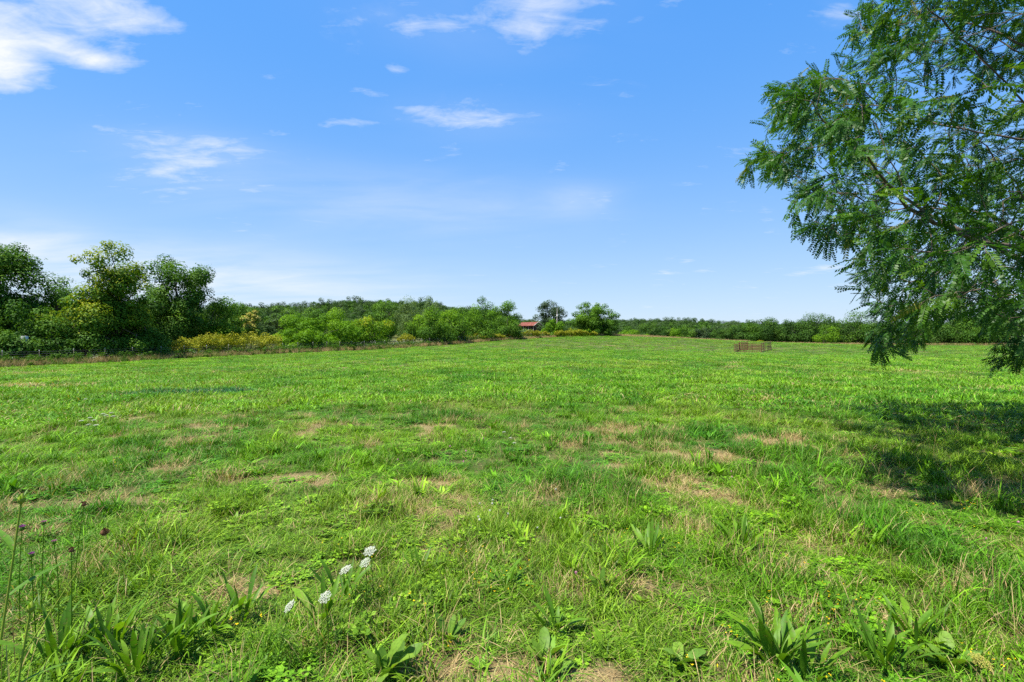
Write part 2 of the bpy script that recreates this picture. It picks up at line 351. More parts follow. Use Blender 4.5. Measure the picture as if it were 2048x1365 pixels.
# ------------------------------------------------------------------ scatter by geometry nodes (only for uncountable cover)
def scatter(name, protos, pos, rot, scl, idx, col=None, dry=None):
    col_ = bpy.data.collections.new(name + '_source')
    for i, me in enumerate(protos):
        o = bpy.data.objects.new('%s_source_%02d' % (name, i), me); col_.objects.link(o)
    me = bpy.data.meshes.new(name + '_points'); n = len(pos)
    me.vertices.add(n); me.vertices.foreach_set('co', np.asarray(pos, np.float32).ravel())
    def fa(nm, ty, arr, key='value'):
        a = me.attributes.new(nm, ty, 'POINT'); a.data.foreach_set(key, np.ascontiguousarray(arr).ravel())
    fa('rot', 'FLOAT_VECTOR', np.asarray(rot, np.float32), 'vector'); fa('scl', 'FLOAT_VECTOR', np.asarray(scl, np.float32), 'vector')
    fa('idx', 'INT', np.asarray(idx, np.int32))
    if col is not None: fa('col', 'FLOAT_COLOR', np.concatenate([col, np.ones((n, 1))], 1).astype(np.float32), 'color')
    if dry is not None: fa('dry', 'FLOAT', np.asarray(dry, np.float32))
    o = link(name, me)
    ng = bpy.data.node_groups.new(name + '_nodes', 'GeometryNodeTree')
    ng.interface.new_socket('Geometry', in_out='INPUT', socket_type='NodeSocketGeometry'); ng.interface.new_socket('Geometry', in_out='OUTPUT', socket_type='NodeSocketGeometry')
    gi = ng.nodes.new('NodeGroupInput'); go = ng.nodes.new('NodeGroupOutput')
    ci = ng.nodes.new('GeometryNodeCollectionInfo'); ci.inputs['Collection'].default_value = col_
    ci.inputs['Separate Children'].default_value = True; ci.inputs['Reset Children'].default_value = True
    ip = ng.nodes.new('GeometryNodeInstanceOnPoints'); ip.inputs['Pick Instance'].default_value = True
    def na(nm, ty):
        q = ng.nodes.new('GeometryNodeInputNamedAttribute'); q.data_type = ty; q.inputs['Name'].default_value = nm
        return next(s for s in q.outputs if s.enabled and s.name == 'Attribute')
    ng.links.new(gi.outputs[0], ip.inputs['Points']); ng.links.new(ci.outputs[0], ip.inputs['Instance'])
    ng.links.new(na('idx', 'INT'), ip.inputs['Instance Index']); ng.links.new(na('rot', 'FLOAT_VECTOR'), ip.inputs['Rotation'])
    ng.links.new(na('scl', 'FLOAT_VECTOR'), ip.inputs['Scale']); ng.links.new(ip.outputs[0], go.inputs[0])
    md = o.modifiers.new('scatter', 'NODES'); md.node_group = ng
    return o

def blades(b, g, n, rad, lmin, lmax, w, lean, curl, seg=3, m=0, flat=False, wprof=None, a0=0., a1=1.):
    """n grass blades as curved tapering strips"""
    ang = g.random(n) * 6.283; rr = rad * np.sqrt(g.random(n))
    bx, by = rr * np.cos(ang), rr * np.sin(ang)
    az = g.random(n) * 6.283; ln = lmin + (lmax - lmin) * g.random(n) ** 1.3; wd = w * (.6 + .7 * g.random(n))
    le = lean * (.2 + g.random(n)); cu = curl * (.3 + g.random(n)); tw = (g.random(n) - .5) * 1.6
    s = np.linspace(0, 1, seg + 1)
    if wprof is None: wp = np.array([1, .95, .7, .06]) if seg == 3 else np.interp(s, [0, .5, 1], [1, .85, .05])
    else: wp = np.interp(s, *wprof)
    th = le[:, None] + cu[:, None] * s[None]               # angle from vertical
    dx = np.sin(th); dz = np.cos(th)
    cx = np.concatenate([np.zeros((n, 1)), np.cumsum((dx[:, 1:] + dx[:, :-1]) / 2, 1)], 1) / seg * ln[:, None]
    cz = np.concatenate([np.zeros((n, 1)), np.cumsum((dz[:, 1:] + dz[:, :-1]) / 2, 1)], 1) / seg * ln[:, None]
    ca, sa = np.cos(az)[:, None], np.sin(az)[:, None]
    px_, py_ = bx[:, None] + cx * ca, by[:, None] + cx * sa
    pz = np.maximum(cz, -.01) + (.012 * g.random((n, 1)) if flat else 0)
    sx, sy = -np.sin(az + tw)[:, None], np.cos(az + tw)[:, None]
    hw = wd[:, None] * wp[None] / 2
    A = np.stack([px_ - sx * hw, py_ - sy * hw, pz], -1); B_ = np.stack([px_ + sx * hw, py_ + sy * hw, pz], -1)
    v = np.stack([A, B_], 2).reshape(n, -1, 3)
    f0 = np.array([[2 * k, 2 * k + 1, 2 * k + 3, 2 * k + 2] for k in range(seg)])
    f = (np.arange(n)[:, None, None] * (2 * (seg + 1)) + f0[None]).reshape(-1, 4)
    a = np.repeat(a0 + (a1 - a0) * g.random(n), seg)
    b.add(v.reshape(-1, 3), f, a, m)
def clover(b, g, n, rad, h):
    ang = g.random(n) * 6.283; rr = rad * np.sqrt(g.random(n)); z = h * (.35 + .65 * g.random(n)); sz = .010 + .010 * g.random(n)
    for k in range(3):
        th = g.random(n) * .6 + k * 2.094 + ang * 3
        u = np.stack([np.cos(th), np.sin(th), .25 * np.ones(n)], 1); w = np.stack([-np.sin(th), np.cos(th), (g.random(n) - .5) * .5], 1)
        c = np.stack([rr * np.cos(ang), rr * np.sin(ang), z], 1)
        s_ = sz[:, None]
        v = np.stack([c, c + s_ * (u * .9 - w * .65), c + s_ * 1.7 * u, c + s_ * (u * .9 + w * .65)], 1)
        b.add(v.reshape(-1, 3), np.arange(n * 4).reshape(-1, 4), g.random(n))
def grass_protos():
    P = []
    lanc = ([0, .15, .55, .85, 1], [.3, .55, 1.0, .6, .05])
    for k in range(4):          # 0-3 fine pasture grass
        g = np.random.default_rng(100 + k); b = MB(); blades(b, g, 46, .085, .05, .17, .0040, .35, 1.3); P.append(b.mesh('fine_grass', G['grass']))
    for k in range(4):          # 4-7 broad-bladed arching grass
        g = np.random.default_rng(110 + k); b = MB(); blades(b, g, 20, .07, .12, .30, .0085, .25, 1.8, 5); blades(b, g, 14, .08, .05, .14, .005, .4, 1.2); P.append(b.mesh('broad_grass', G['grass']))
    for k in range(3):          # 8-10 small narrow-leaved plantain
        g = np.random.default_rng(120 + k); b = MB(); blades(b, g, 11, .03, .09, .20, .021, .35, .8, 5, wprof=lanc, a0=.3); P.append(b.mesh('narrow_weed', G['grass']))
    for k in range(3):          # 11-13 clover mats
        g = np.random.default_rng(130 + k); b = MB(); clover(b, g, 46, .11, .06); blades(b, g, 12, .1, .05, .12, .004, .4, 1.2); P.append(b.mesh('clover_mat', G['grass']))
    for k in range(3):          # 14-16 dead thatch lying on the ground
        g = np.random.default_rng(140 + k); b = MB(); blades(b, g, 56, .13, .06, .20, .0028, 1.35, .25, 3, flat=True); P.append(b.mesh('thatch', G['straw']))
    for k in range(3):          # 17-19 standing dry straw among green
        g = np.random.default_rng(150 + k); b = MB(); blades(b, g, 26, .08, .08, .22, .0026, .4, .9, 3); P.append(b.mesh('dry_tuft', G['straw']))
    for k in range(4):          # 20-23 wide sward patches for the middle distance
        g = np.random.default_rng(160 + k); b = MB(); blades(b, g, 120, .34, .06, .17, .011, .35, 1.2); blades(b, g, 16, .34, .10, .24, .016, .3, 1.4); P.append(b.mesh('sward', G['grass']))
    for k in range(2):          # 24-25 thin flowering stalks
        g = np.random.default_rng(170 + k); b = MB(); blades(b, g, 9, .06, .16, .34, .0026, .15, .5, 4, wprof=([0, .7, .85, 1], [.8, .6, 2.4, .3])); P.append(b.mesh('seed_stalks', G['straw']))
    return P

def scatter_pasture():
    P = grass_protos(); g = np.random.default_rng(5)
    pos, rot, scl, idx, col, dry = [], [], [], [], [], []
    def base_col(x, y):
        n = fbm(x * .55 + 11, y * .55 + 3, 4); n2 = fbm(x * .09 + 31, y * .09 + 4, 3); n3 = fbm(x * 2.2, y * 2.2 + 50, 3)
        t = np.clip((n - .3) * 1.7, 0, 1)[:, None]; u = np.clip((n2 - .3) * 2, 0, 1)[:, None]; w = np.clip((n3 - .35) * 2.2, 0, 1)[:, None]
        c = np.array([.078, .228, .008]) * (1 - t) + np.array([.168, .335, .009]) * t
        c = c * (1 - .22 * w) + np.array([.07, .19, .03]) * .22 * w
        c = c * (.90 + .2 * u)
        n4 = fbm(x * .9 + 61, y * .35 + 17, 4); k = sstep(.53, .66, n4)[:, None] * .75; c = c * (1 - k) + np.array([.050, .175, .009]) * k
        n5 = fbm(x * .45 + 91, y * .22 + 37, 4); k = sstep(.56, .68, n5)[:, None] * .5; c = c * (1 - k) + np.array([.18, .30, .02]) * k
        # bluish dark patch and the fresh green strip behind it (left middle distance)
        gx, gy = ground_at(400, 786); r = np.sqrt(((x - gx) / 2.3) ** 2 + ((y - gy) / .75) ** 2) + (n3 - .5) * .9
        k = sstep(1.2, .7, r)[:, None]; c = c * (1 - k) + np.array([.035, .135, .04]) * k
        gx, gy = ground_at(290, 768); r = np.sqrt(((x - gx) / 4.5) ** 2 + ((y - gy) / 1.3) ** 2) + (n3 - .5) * .9
        k = sstep(1.2, .7, r)[:, None]; c = c * (1 - k) + np.array([.085, .24, .010]) * k
        return c * (.66 + .62 * g.random((len(x), 1)))
    def zone(d0, d1, dens, kinds, s0, s1, amax=52, zs=1.0):
        a = R(amax); area = (d1 * d1 - d0 * d0) * a
        n = int(area * dens); d = np.sqrt(d0 * d0 + (d1 * d1 - d0 * d0) * g.random(n)); th = (g.random(n) * 2 - 1) * a
        x, y = d * np.sin(th), d * np.cos(th)
        k = fence_side(x, y) > .4; x, y, d = x[k], y[k], d[k]
        dr = dryness(x, y); kind = g.choice(len(kinds), len(x), p=np.array([q[1] for q in kinds]) / sum(q[1] for q in kinds))
        # weeds cluster
        cl = fbm(x * .8 + 70, y * .8 + 20, 3); cl2 = fbm(x * 1.1 + 7, y * 1.1 + 90, 3)
        keep = np.ones(len(x), bool); ii = np.zeros(len(x), int)
        hgt = (.50 + .75 * sstep(.42, .66, fbm(x * 1.7 + 9, y * 1.7 + 33, 3))) * (.75 + .5 * g.random(len(x)))
        for q, (nm, p, lo, hi) in enumerate(kinds):
            s_ = kind == q; ii[s_] = lo + g.integers(0, hi - lo + 1, s_.sum())
            u = g.random(len(x))
            if nm == 'green': keep &= ~s_ | (u > dr * .93)
            elif nm == 'broad': keep &= ~s_ | ((u < sstep(.42, .62, cl)) & (u > dr))
            elif nm == 'weed': keep &= ~s_ | ((u < sstep(.46, .64, cl2)) & (u > dr * .7))
            elif nm == 'clover': keep &= ~s_ | ((u < sstep(.58, .42, cl)) & (u > dr * .8))
            elif nm == 'thatch': keep &= ~s_ | (u < dr * 1.1 - .05)
            elif nm == 'drytuft': keep &= ~s_ | (u < .06 + dr * .45)
        x, y, ii, dr, hgt = x[keep], y[keep], ii[keep], dr[keep], hgt[keep]; m = len(x)
        pos.append(np.stack([x, y, H(x, y) - .006], 1))
        rot.append(np.stack([(g.random(m) - .5) * .25, (g.random(m) - .5) * .25, g.random(m) * 6.283], 1))
        sc = s0 + (s1 - s0) * g.random(m); scl.append(np.stack([sc, sc, sc * hgt * zs], 1)); idx.append(ii); col.append(base_col(x, y)); dry.append(np.where((ii >= 8) & (ii <= 13), 0, np.clip(dr * np.where((ii >= 4) & (ii <= 7), .25, .7) + np.where((ii >= 4) & (ii <= 7), .02, .09), 0, 1)))
    near = [('green', .70, 0, 3), ('broad', .26, 4, 7), ('weed', .055, 8, 10), ('clover', .07, 11, 13), ('thatch', .26, 14, 16), ('drytuft', .07, 17, 19), ('stalk', .02, 24, 25)]
    zone(1.2, 6.5, 290, near, .9, 1.45, 60, zs=.86)
    zone(6.5, 14, 130, near, 1.0, 1.6, 55, zs=.75)
    zone(14, 30, 26, [('green', .62, 20, 23), ('broad', .26, 4, 7), ('weed', .16, 8, 10), ('clover', .12, 11, 13), ('thatch', .2, 14, 16), ('drytuft', .07, 17, 19)], 1.1, 1.9, zs=.6)
    zone(30, 75, 5.0, [('green', .9, 20, 23), ('drytuft', .05, 17, 19)], 1.5, 2.3, zs=.38)
    zone(75, 188, 1.1, [('green', .95, 20, 23), ('drytuft', .03, 17, 19)], 2.4, 3.2, zs=.25)
    o = scatter('pasture_grass', P, np.concatenate(pos), np.concatenate(rot), np.concatenate(scl), np.concatenate(idx), np.concatenate(col), np.concatenate(dry))
    tag(o, 'short green pasture grass with clover, weeds and dry straw patches', 'grass', kind='stuff')
    print('grass instances', len(np.concatenate(idx)))
scatter_pasture()

# ------------------------------------------------------------------ trees
def unit(g, n):
    v = g.normal(size=(n, 3)); return v / np.linalg.norm(v, axis=1)[:, None]
def leaf_quads(b, g, c, nrm, size, asp=.55, a=None, m=0):
    n = len(c); nrm = nrm / (np.linalg.norm(nrm, axis=1)[:, None] + 1e-9)
    t = np.cross(nrm, unit(g, n)); t /= np.linalg.norm(t, axis=1)[:, None] + 1e-9; w = np.cross(nrm, t)
    l = (size * (.6 + .8 * g.random(n)))[:, None]; h = l * asp * .5
    fold = nrm * l * .12
    v = np.stack([c - t * l * .5, c + w * h + fold - t * l * .04, c + t * l * .5, c - w * h + fold - t * l * .04], 1)
    b.add(v.reshape(-1, 3), np.arange(n * 4).reshape(-1, 4), g.random(n) if a is None else a, m)
def bend(p, q, g, k, n=5):
    p, q = np.array(p, float), np.array(q, float); s = np.linspace(0, 1, n)[:, None]
    l = np.linalg.norm(q - p); o = g.normal(size=3) * l * k
    return p + (q - p) * s + o * (s * (1 - s) * 2) + np.array([0, 0, .12 * l]) * (s * (1 - s))
def crown_parts(g, rx, ry, z0, z1, nclump, clump, nleaf, leaf, dome=False, droop=0., asp=.55, shell=.5, flat=.8):
    """clump centres and leaves of a crown between heights z0 and z1"""
    cz = z0 + (.34 if dome else .48) * (z1 - z0); up = z1 - cz; dn = cz - z0
    d = unit(g, nclump); rr = (shell + (1 - shell) * g.random(nclump)) * np.where(g.random(nclump) < .2, .6, 1.0)
    c = d * rr[:, None]
    lump = 1 + .22 * np.sin(3 * np.arctan2(d[:, 1], d[:, 0]) + g.random() * 6) * (1 - abs(d[:, 2]))
    c = np.stack([c[:, 0] * rx * lump, c[:, 1] * ry * lump, cz + np.where(c[:, 2] > 0, c[:, 2] * up, c[:, 2] * dn)], 1)
    r = clump * (.55 + .9 * g.random(nclump)); c[:, 2] = np.minimum(c[:, 2], z1 - r * .25); cv = g.random(nclump)
    k = g.choice(nclump, nleaf, p=r ** 2 / (r ** 2).sum())
    dd = unit(g, nleaf); rad = g.random(nleaf) ** (1 / 3.2)
    rad = np.where(g.random(nleaf) < .09, rad * (1.05 + .28 * g.random(nleaf)), rad); off = dd * rad[:, None] * r[k][:, None] * np.array([1, 1, flat])
    p = c[k] + off
    if droop: p[:, 2] -= droop * r[k] * g.random(nleaf) ** 2
    p[:, 2] = np.maximum(p[:, 2], .05 + .1 * g.random(nleaf))
    nr = dd * .85 + np.array([0, 0, .5]) + g.normal(size=(nleaf, 3)) * .30
    if droop: nr = dd * .9 + g.normal(size=(nleaf, 3)) * .5
    return c, r, p, nr, np.clip(cv[k] * .65 + g.random(nleaf) * .45 - .05, 0, 1)
def make_tree(name, label, cat, x, y, height, wid, mat='mid', seed=0, nclump=40, clump=.2, nleaf=6000, leaf=.22, dome=False, z0=.25, stems=1, trunk=.05,
              group=None, droop=0., asp=.55, shell=.5, top=None, topfrac=0., bark=None, depth=None, flat=.8, limbs=None, extra=None):
    nleaf = int(nleaf * 1.35); g = np.random.default_rng(1000 + seed); root = empty(name, (x, y, H1(x, y) - .05), 0)
    tag(root, label, cat, group)
    rx = wid / 2; ry = (depth or wid) / 2
    c, r, p, nr, a = crown_parts(g, rx * .86, ry * .86, height * z0, height * .97, nclump, clump * min(wid, height * 1.2), nleaf, leaf, dome, droop, asp, shell, flat)
    b = MB(); leaf_quads(b, g, p, nr, leaf, asp, a)
    mats = [G[mat]]
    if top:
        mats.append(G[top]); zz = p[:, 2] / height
        sel = (g.random(len(p)) < topfrac * sstep(.35, .8, zz + (g.random(len(p)) - .5) * .2)) & (nr[:, 2] > .2)  # lighter leaves on high, upward faces paint sunlit tops; cream ones are blossom
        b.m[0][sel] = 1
    if extra: extra(b, g, mats, height, wid)
    link('crown', b.mesh('crown', mats), root)
    t = MB(); tr = max(.03, trunk * height * .5)
    nl = limbs if limbs is not None else min(16, nclump)
    for s in range(stems):
        an = g.random() * 6.28; so = 0 if stems == 1 else rx * .25
        bx, by = so * math.cos(an), so * math.sin(an); hx, hy = (bx * 2.2, by * 2.2); hz = height * (z0 + .42 * (1 - z0))
        tp = bend((bx, by, -.15), (hx + g.normal() * .04 * wid, hy, hz), g, .05, 7)
        t.tube(tp, np.linspace(tr, tr * .35, 7) / math.sqrt(stems), 7)
        for k in g.choice(nclump, max(2, nl // stems), replace=False):
            i = int(np.clip((c[k, 2] * .55 - tp[0, 2]) / (tp[-1, 2] - tp[0, 2]) * 6, 2, 6))
            lp = bend(tp[i], c[k], g, .08, 6); t.tube(lp, np.linspace(tr * .42, tr * .06, 6) / math.sqrt(stems), 5)
    link('trunk', t.mesh('trunk', bark or BARK, True), root)
    return root

def fence_d(px):
    r = (px - 1024) / F; return 41 + 49 * (-41 - 41 * r) / (49 * r - 25)
def tpx(cx, ytop, wpx, d, **kw):
    """place a tree by the photograph: column, top row, width and true distance"""
    if cx < 1095: d = max(d, fence_d(cx) + .8 + .36 * wpx / F * d + (3.5 if 330 < cx < 500 else 0))
    x, y = at(cx, d); ht = (zpx(ytop, d) - H1(x, y) + .05) * 1.04
    return make_tree(kw.pop('name'), kw.pop('label'), kw.pop('cat', 'tree'), x, y, ht, wpx / F * d, **kw)

# --- thicket behind the fence on the left
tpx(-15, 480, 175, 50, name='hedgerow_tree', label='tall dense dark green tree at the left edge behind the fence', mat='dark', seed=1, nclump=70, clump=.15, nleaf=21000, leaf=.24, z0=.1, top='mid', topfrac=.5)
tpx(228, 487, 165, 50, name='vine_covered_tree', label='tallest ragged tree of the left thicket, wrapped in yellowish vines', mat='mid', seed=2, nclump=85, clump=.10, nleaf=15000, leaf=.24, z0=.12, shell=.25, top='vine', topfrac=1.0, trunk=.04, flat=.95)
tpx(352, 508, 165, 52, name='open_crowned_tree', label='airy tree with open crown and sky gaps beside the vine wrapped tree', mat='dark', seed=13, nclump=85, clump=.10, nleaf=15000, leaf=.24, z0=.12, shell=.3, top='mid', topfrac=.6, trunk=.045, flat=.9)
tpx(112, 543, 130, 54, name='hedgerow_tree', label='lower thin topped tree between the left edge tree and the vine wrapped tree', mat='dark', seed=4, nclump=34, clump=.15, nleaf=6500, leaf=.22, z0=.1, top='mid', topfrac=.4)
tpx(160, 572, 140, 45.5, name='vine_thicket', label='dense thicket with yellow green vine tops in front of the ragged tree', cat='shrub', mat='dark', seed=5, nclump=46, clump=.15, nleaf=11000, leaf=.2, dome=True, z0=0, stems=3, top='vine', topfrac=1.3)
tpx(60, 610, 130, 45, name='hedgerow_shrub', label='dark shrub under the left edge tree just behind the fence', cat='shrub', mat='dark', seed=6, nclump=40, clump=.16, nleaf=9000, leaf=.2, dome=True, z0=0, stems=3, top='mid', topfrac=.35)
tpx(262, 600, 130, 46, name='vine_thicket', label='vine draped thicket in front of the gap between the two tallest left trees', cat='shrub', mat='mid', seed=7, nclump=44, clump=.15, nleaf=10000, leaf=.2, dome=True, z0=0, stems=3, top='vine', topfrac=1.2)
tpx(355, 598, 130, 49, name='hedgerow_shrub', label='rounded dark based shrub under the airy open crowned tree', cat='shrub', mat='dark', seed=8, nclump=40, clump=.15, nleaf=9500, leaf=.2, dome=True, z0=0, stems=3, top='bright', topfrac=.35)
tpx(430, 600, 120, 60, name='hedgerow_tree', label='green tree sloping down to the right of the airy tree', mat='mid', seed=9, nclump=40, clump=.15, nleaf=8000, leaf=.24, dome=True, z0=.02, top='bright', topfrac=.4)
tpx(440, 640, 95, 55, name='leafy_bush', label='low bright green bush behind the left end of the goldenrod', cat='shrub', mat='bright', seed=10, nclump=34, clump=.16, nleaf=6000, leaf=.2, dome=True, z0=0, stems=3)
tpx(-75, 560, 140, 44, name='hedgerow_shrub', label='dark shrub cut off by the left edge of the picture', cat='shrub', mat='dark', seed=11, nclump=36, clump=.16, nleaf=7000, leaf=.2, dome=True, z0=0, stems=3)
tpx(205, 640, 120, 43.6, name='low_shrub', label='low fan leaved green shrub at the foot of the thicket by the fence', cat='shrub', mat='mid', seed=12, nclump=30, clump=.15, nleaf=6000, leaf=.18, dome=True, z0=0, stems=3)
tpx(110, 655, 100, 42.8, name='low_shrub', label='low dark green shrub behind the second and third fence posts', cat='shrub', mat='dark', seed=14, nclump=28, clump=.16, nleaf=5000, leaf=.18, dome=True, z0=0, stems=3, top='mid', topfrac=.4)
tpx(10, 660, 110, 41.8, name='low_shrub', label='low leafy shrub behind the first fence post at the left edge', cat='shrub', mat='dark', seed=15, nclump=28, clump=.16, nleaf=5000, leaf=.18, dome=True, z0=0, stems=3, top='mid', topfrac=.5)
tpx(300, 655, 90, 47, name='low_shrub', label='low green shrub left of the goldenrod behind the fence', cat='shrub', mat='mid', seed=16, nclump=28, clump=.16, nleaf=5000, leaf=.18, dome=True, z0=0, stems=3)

# --- trees and bushes in the middle
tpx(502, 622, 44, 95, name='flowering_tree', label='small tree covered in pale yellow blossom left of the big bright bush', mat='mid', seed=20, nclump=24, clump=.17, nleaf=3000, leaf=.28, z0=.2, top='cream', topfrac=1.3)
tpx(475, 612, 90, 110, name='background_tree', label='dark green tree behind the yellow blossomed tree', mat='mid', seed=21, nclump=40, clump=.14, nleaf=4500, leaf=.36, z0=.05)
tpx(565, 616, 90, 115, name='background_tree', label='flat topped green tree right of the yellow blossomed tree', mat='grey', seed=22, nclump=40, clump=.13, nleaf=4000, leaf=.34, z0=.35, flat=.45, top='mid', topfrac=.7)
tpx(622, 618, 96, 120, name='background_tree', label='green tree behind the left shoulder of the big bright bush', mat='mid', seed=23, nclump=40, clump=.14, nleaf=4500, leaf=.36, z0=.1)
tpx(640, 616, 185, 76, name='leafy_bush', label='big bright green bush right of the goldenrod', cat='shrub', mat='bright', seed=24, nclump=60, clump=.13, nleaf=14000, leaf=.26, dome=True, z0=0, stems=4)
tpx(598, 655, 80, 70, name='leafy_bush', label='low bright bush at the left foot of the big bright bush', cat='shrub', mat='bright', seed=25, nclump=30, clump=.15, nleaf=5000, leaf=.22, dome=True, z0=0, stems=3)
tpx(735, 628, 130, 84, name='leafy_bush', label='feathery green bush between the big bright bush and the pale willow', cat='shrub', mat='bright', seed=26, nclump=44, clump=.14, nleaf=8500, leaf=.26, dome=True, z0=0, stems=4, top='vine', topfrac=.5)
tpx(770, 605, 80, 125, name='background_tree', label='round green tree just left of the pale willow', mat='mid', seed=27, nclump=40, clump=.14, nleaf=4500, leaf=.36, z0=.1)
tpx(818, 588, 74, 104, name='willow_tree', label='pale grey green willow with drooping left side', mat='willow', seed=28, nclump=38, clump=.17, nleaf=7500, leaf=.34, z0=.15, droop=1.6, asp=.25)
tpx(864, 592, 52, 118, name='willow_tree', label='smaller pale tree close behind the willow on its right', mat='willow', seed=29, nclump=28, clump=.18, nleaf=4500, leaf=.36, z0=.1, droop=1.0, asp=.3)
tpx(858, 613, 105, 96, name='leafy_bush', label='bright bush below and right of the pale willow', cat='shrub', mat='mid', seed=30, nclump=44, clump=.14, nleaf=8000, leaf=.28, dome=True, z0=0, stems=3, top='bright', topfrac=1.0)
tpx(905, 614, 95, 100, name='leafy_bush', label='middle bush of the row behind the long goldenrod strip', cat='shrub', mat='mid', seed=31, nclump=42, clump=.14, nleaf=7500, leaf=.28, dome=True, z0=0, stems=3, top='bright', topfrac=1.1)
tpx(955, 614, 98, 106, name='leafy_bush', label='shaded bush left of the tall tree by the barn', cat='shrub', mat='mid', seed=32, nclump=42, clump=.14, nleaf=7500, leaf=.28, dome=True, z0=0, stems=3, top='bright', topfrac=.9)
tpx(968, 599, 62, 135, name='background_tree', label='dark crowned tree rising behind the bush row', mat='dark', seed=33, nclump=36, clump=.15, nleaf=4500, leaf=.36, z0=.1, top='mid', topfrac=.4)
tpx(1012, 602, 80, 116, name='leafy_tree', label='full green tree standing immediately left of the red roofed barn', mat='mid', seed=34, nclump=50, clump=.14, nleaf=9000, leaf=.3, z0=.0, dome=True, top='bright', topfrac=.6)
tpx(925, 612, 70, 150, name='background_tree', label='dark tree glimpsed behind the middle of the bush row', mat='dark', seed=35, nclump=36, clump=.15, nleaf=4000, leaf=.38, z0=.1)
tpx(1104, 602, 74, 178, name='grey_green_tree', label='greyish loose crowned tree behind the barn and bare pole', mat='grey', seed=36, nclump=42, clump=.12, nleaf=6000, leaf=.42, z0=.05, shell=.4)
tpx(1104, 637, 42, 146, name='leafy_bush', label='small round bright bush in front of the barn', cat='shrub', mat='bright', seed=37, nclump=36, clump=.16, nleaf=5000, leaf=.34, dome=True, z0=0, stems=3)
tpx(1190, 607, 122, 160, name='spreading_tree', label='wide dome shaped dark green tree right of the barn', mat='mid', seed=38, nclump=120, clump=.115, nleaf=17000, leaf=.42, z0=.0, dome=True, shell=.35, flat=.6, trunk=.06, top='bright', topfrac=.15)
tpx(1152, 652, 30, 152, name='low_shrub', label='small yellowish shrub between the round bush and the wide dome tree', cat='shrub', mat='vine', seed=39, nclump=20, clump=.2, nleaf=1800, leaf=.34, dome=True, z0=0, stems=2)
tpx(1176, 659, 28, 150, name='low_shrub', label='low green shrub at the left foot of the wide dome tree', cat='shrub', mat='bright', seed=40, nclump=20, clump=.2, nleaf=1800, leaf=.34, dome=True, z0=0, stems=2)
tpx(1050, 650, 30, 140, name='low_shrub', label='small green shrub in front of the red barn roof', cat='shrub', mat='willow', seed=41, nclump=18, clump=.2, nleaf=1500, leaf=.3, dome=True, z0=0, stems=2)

# --- tree line across the far right edge of the field
g_ = np.random.default_rng(77)
RIGHT = [(1262, 652, 46, 185, 'bright', 'low bright shrub just right of the wide dome tree', 1), (1300, 646, 50, 205, 'mid', 'first rounded tree of the far line right of the wide dome tree', 0), (1290, 658, 40, 190, 'bright', 'light green shrub at the left end of the far tree line', 1),
         (1338, 650, 52, 210, 'mid', 'second rounded tree of the far line right of the wide dome tree', 0), (1378, 652, 52, 212, 'dark', 'third tree of the far line, darker than its left neighbour', 0), (1352, 660, 36, 198, 'bright', 'pale shrub under the second far tree', 1),
         (1402, 656, 44, 208, 'grey', 'greyish round tree in the far line above the left end of the corral', 0), (1438, 654, 50, 212, 'mid', 'green tree in the far line just left of the corral', 0), (1472, 650, 50, 210, 'mid', 'green tree in the far line behind the corral, left one', 0),
         (1508, 650, 48, 208, 'dark', 'dark tree in the far line behind the right end of the corral', 0), (1545, 644, 54, 202, 'mid', 'larger tree in the far line right of the corral', 0), (1588, 639, 62, 196, 'mid', 'broad tree where the far line begins to rise', 0),
         (1632, 634, 62, 190, 'mid', 'tall full tree in the rising part of the far line', 0), (1672, 629, 58, 186, 'mid', 'highest tree of the far line left of the locust branches', 0), (1715, 634, 62, 184, 'dark', 'dark tree of the far line seen through the locust leaf edge', 0),
         (1655, 656, 44, 180, 'bright', 'lower lighter tree in front of the highest far tree', 1), (1768, 636, 70, 178, 'mid', 'far line tree behind the lowest hanging locust twigs', 0), (1825, 640, 74, 172, 'dark', 'far line tree behind the locust crown, left of the dark group', 0),
         (1880, 632, 80, 165, 'mid', 'left tree of the closer group behind the locust crown', 0), (1935, 628, 84, 158, 'dark', 'middle tree of the closer group behind the locust crown', 0), (1990, 630, 84, 152, 'dark', 'right tree of the closer group behind the locust crown', 0),
         (2050, 626, 90, 148, 'mid', 'far tree cut by the right edge of the picture', 0), (2120, 630, 90, 145, 'dark', 'far tree just past the right edge of the picture', 0)]
for i, (cx, yt, w, d, mt, lb, low) in enumerate(RIGHT):
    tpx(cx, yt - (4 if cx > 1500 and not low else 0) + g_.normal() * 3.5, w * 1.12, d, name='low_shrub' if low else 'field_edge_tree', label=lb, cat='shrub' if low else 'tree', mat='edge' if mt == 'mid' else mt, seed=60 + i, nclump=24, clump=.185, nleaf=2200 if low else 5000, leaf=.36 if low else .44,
        dome=True, z0=0, stems=2 if low else 1, top='mid', topfrac=.22, group='trees along the far field edge')

